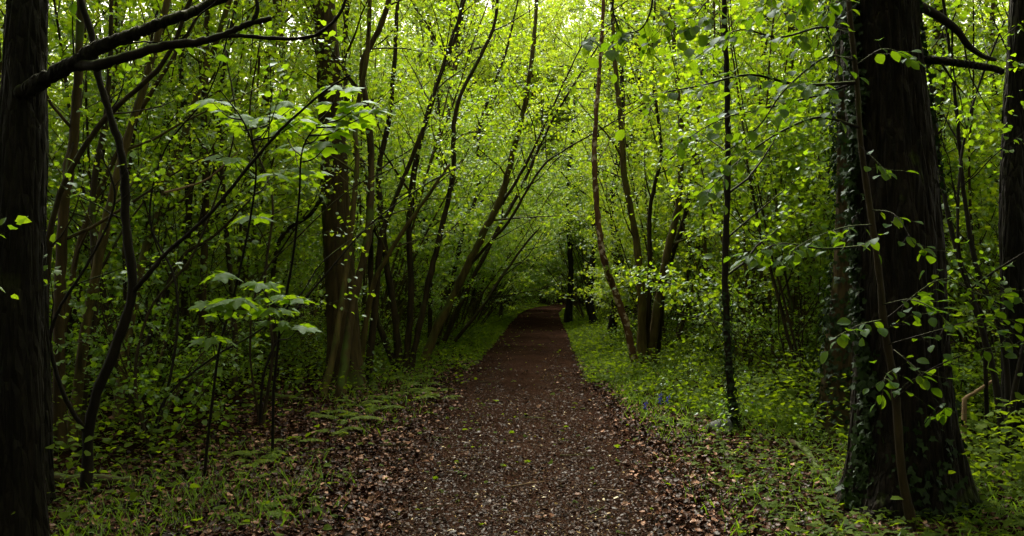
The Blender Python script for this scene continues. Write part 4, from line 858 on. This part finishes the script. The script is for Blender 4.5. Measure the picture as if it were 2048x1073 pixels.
# unseen trees added round and behind the camera so their crowns shade the near ground
for x, y, s in [(-5.4, 3.2, .95), (-3.2, -1.5, .9), (2.9, -1.2, .95), (5.8, 2.8, .9), (-8.6, 7.4, 1), (9.2, 7.2, 1), (0.5, -5, 1), (-7.5, -4, 1), (7.5, -4, 1), (-9.5, 1.5, 1), (9.5, 1.5, 1), (-3.5, -8, 1), (4.2, -8.5, 1), (-12, -2, 1), (12, -2, 1), (-13, 5, 1), (13.5, 5, 1), (0, -12, 1), (-8, -11, 1), (8, -11, 1), (12.6, 11.5, 1), (-2.2, -4.5, .9), (-7.2, .2, 1), (-10.6, 4.6, 1), (7.6, .4, 1), (-5.5, -6.5, 1), (5.5, -5.8, 1), (3.0, -15, 1), (-4, -16, 1)]:
    plant('roof', int(R.integers(2)), x, y, R.uniform(0, 6.28), s, 'tall_tree', 'unseen broad-crowned tree added to shade the start of the path', 'tree', 'unseen shade trees added around the start of the path')
for x, y in [(-4.6, 4.6), (-5.6, 1.5), (5.2, 4.4), (5.6, 1.0), (-6.4, 6.6), (7.4, 6.0), (-7.6, 4.6), (8, 3.6), (-3.6, 1.0), (3.8, .2), (-5.8, 5.6), (-6.9, 3.0), (6.2, 4.6), (6.8, 2.6), (-8.6, 6.2), (8.9, 5.2)]:  # unseen shrubs added on both flanks to keep side light out
    plant('shrub', int(R.integers(3)), x, y, R.uniform(0, 6.28), 1.2, 'shrub', 'unseen bushy shrub added to block side light at the start of the path', 'shrub', 'unseen shrubs added to block side light')
n_over = 0
for x, y, sc_ in [(3.4, 74, 1.7), (.2, 71, 1.6), (6.3, 79, 1.8), (-3.0, 67, 1.5), (1.6, 82, 1.9), (4.9, 69, 1.5)]:
    plant('over', n_over % 2, x, y, R.uniform(0, 6.28), sc_, 'tall_tree', 'very tall tree standing past the bend of the path', 'tree', 'very tall trees past the bend'); n_over += 1
for _ in range(600):
    y = R.uniform(57, 80); x = R.uniform(-9, 13)
    if abs(x-path_x(y)) > 2.2 and try_place(x, y, 2.2):
        plant('over', n_over % 2, x, y, R.uniform(0, 6.28), R.uniform(1.15, 1.5), 'tall_tree', 'very tall tree standing past the bend of the path', 'tree', 'very tall trees past the bend'); n_over += 1
        if n_over > 22: break
for y in np.arange(33, 56, 5.5):
    for sg in (-1, 1): plant('over', n_over % 2, path_x(y)+sg*4.2+R.normal(0, .3), y+sg*1.1, R.uniform(0, 6.28), R.uniform(1.05, 1.3), 'tall_tree', 'slim high-crowned tree beside the tunnel before the bend', 'tree', 'high-crowned trees beside the tunnel'); n_over += 1
# knee-high to chest-high saplings along both verges
nv = 0
for _ in range(900):
    sg = -1 if R.random() < .45 else 1; y = R.uniform(8.6, 27); d = R.uniform(1.9, 5.2) if sg > 0 else R.uniform(3.0, 6.5); x = path_x(y)+sg*d
    if sg < 0 and y > 13: d = R.uniform(2.2, 5); x = path_x(y)-d
    px = 1024+FPX*x/y
    if (abs(px-690) < 60 and y < 14) or (abs(px-1300) < 50 and y < 16.5): continue
    if all((a-x)**2+(b_-y)**2 > .6**2 for a, b_ in placed2):
        placed2.append((x, y)); sc_ = R.uniform(.6, 1.0) if d < 3.4 else R.uniform(.9, 1.6)
        plant('seedling', int(R.integers(4)), x, y, R.uniform(0, 6.28), sc_, 'shrub', 'small leafy seedling bush in the verge '+side(x, y), 'shrub', 'seedling bushes in the verge '+side(x, y)); nv += 1
        if nv > 110: break
# undergrowth past the bend
for _ in range(900):
    y = R.uniform(52, 92); x = R.uniform(-5, 11)
    if abs(x-path_x(y)) > 1.9 and all((a-x)**2+(b_-y)**2 > 1.9**2 for a, b_ in placed2):
        placed2.append((x, y)); plant_k('shrub', x, y, R.uniform(1.0, 1.6))
        if len(placed2) > 390: break
print('counts', cnt, cnt2, cnt3, 'objects', len(bpy.data.objects))
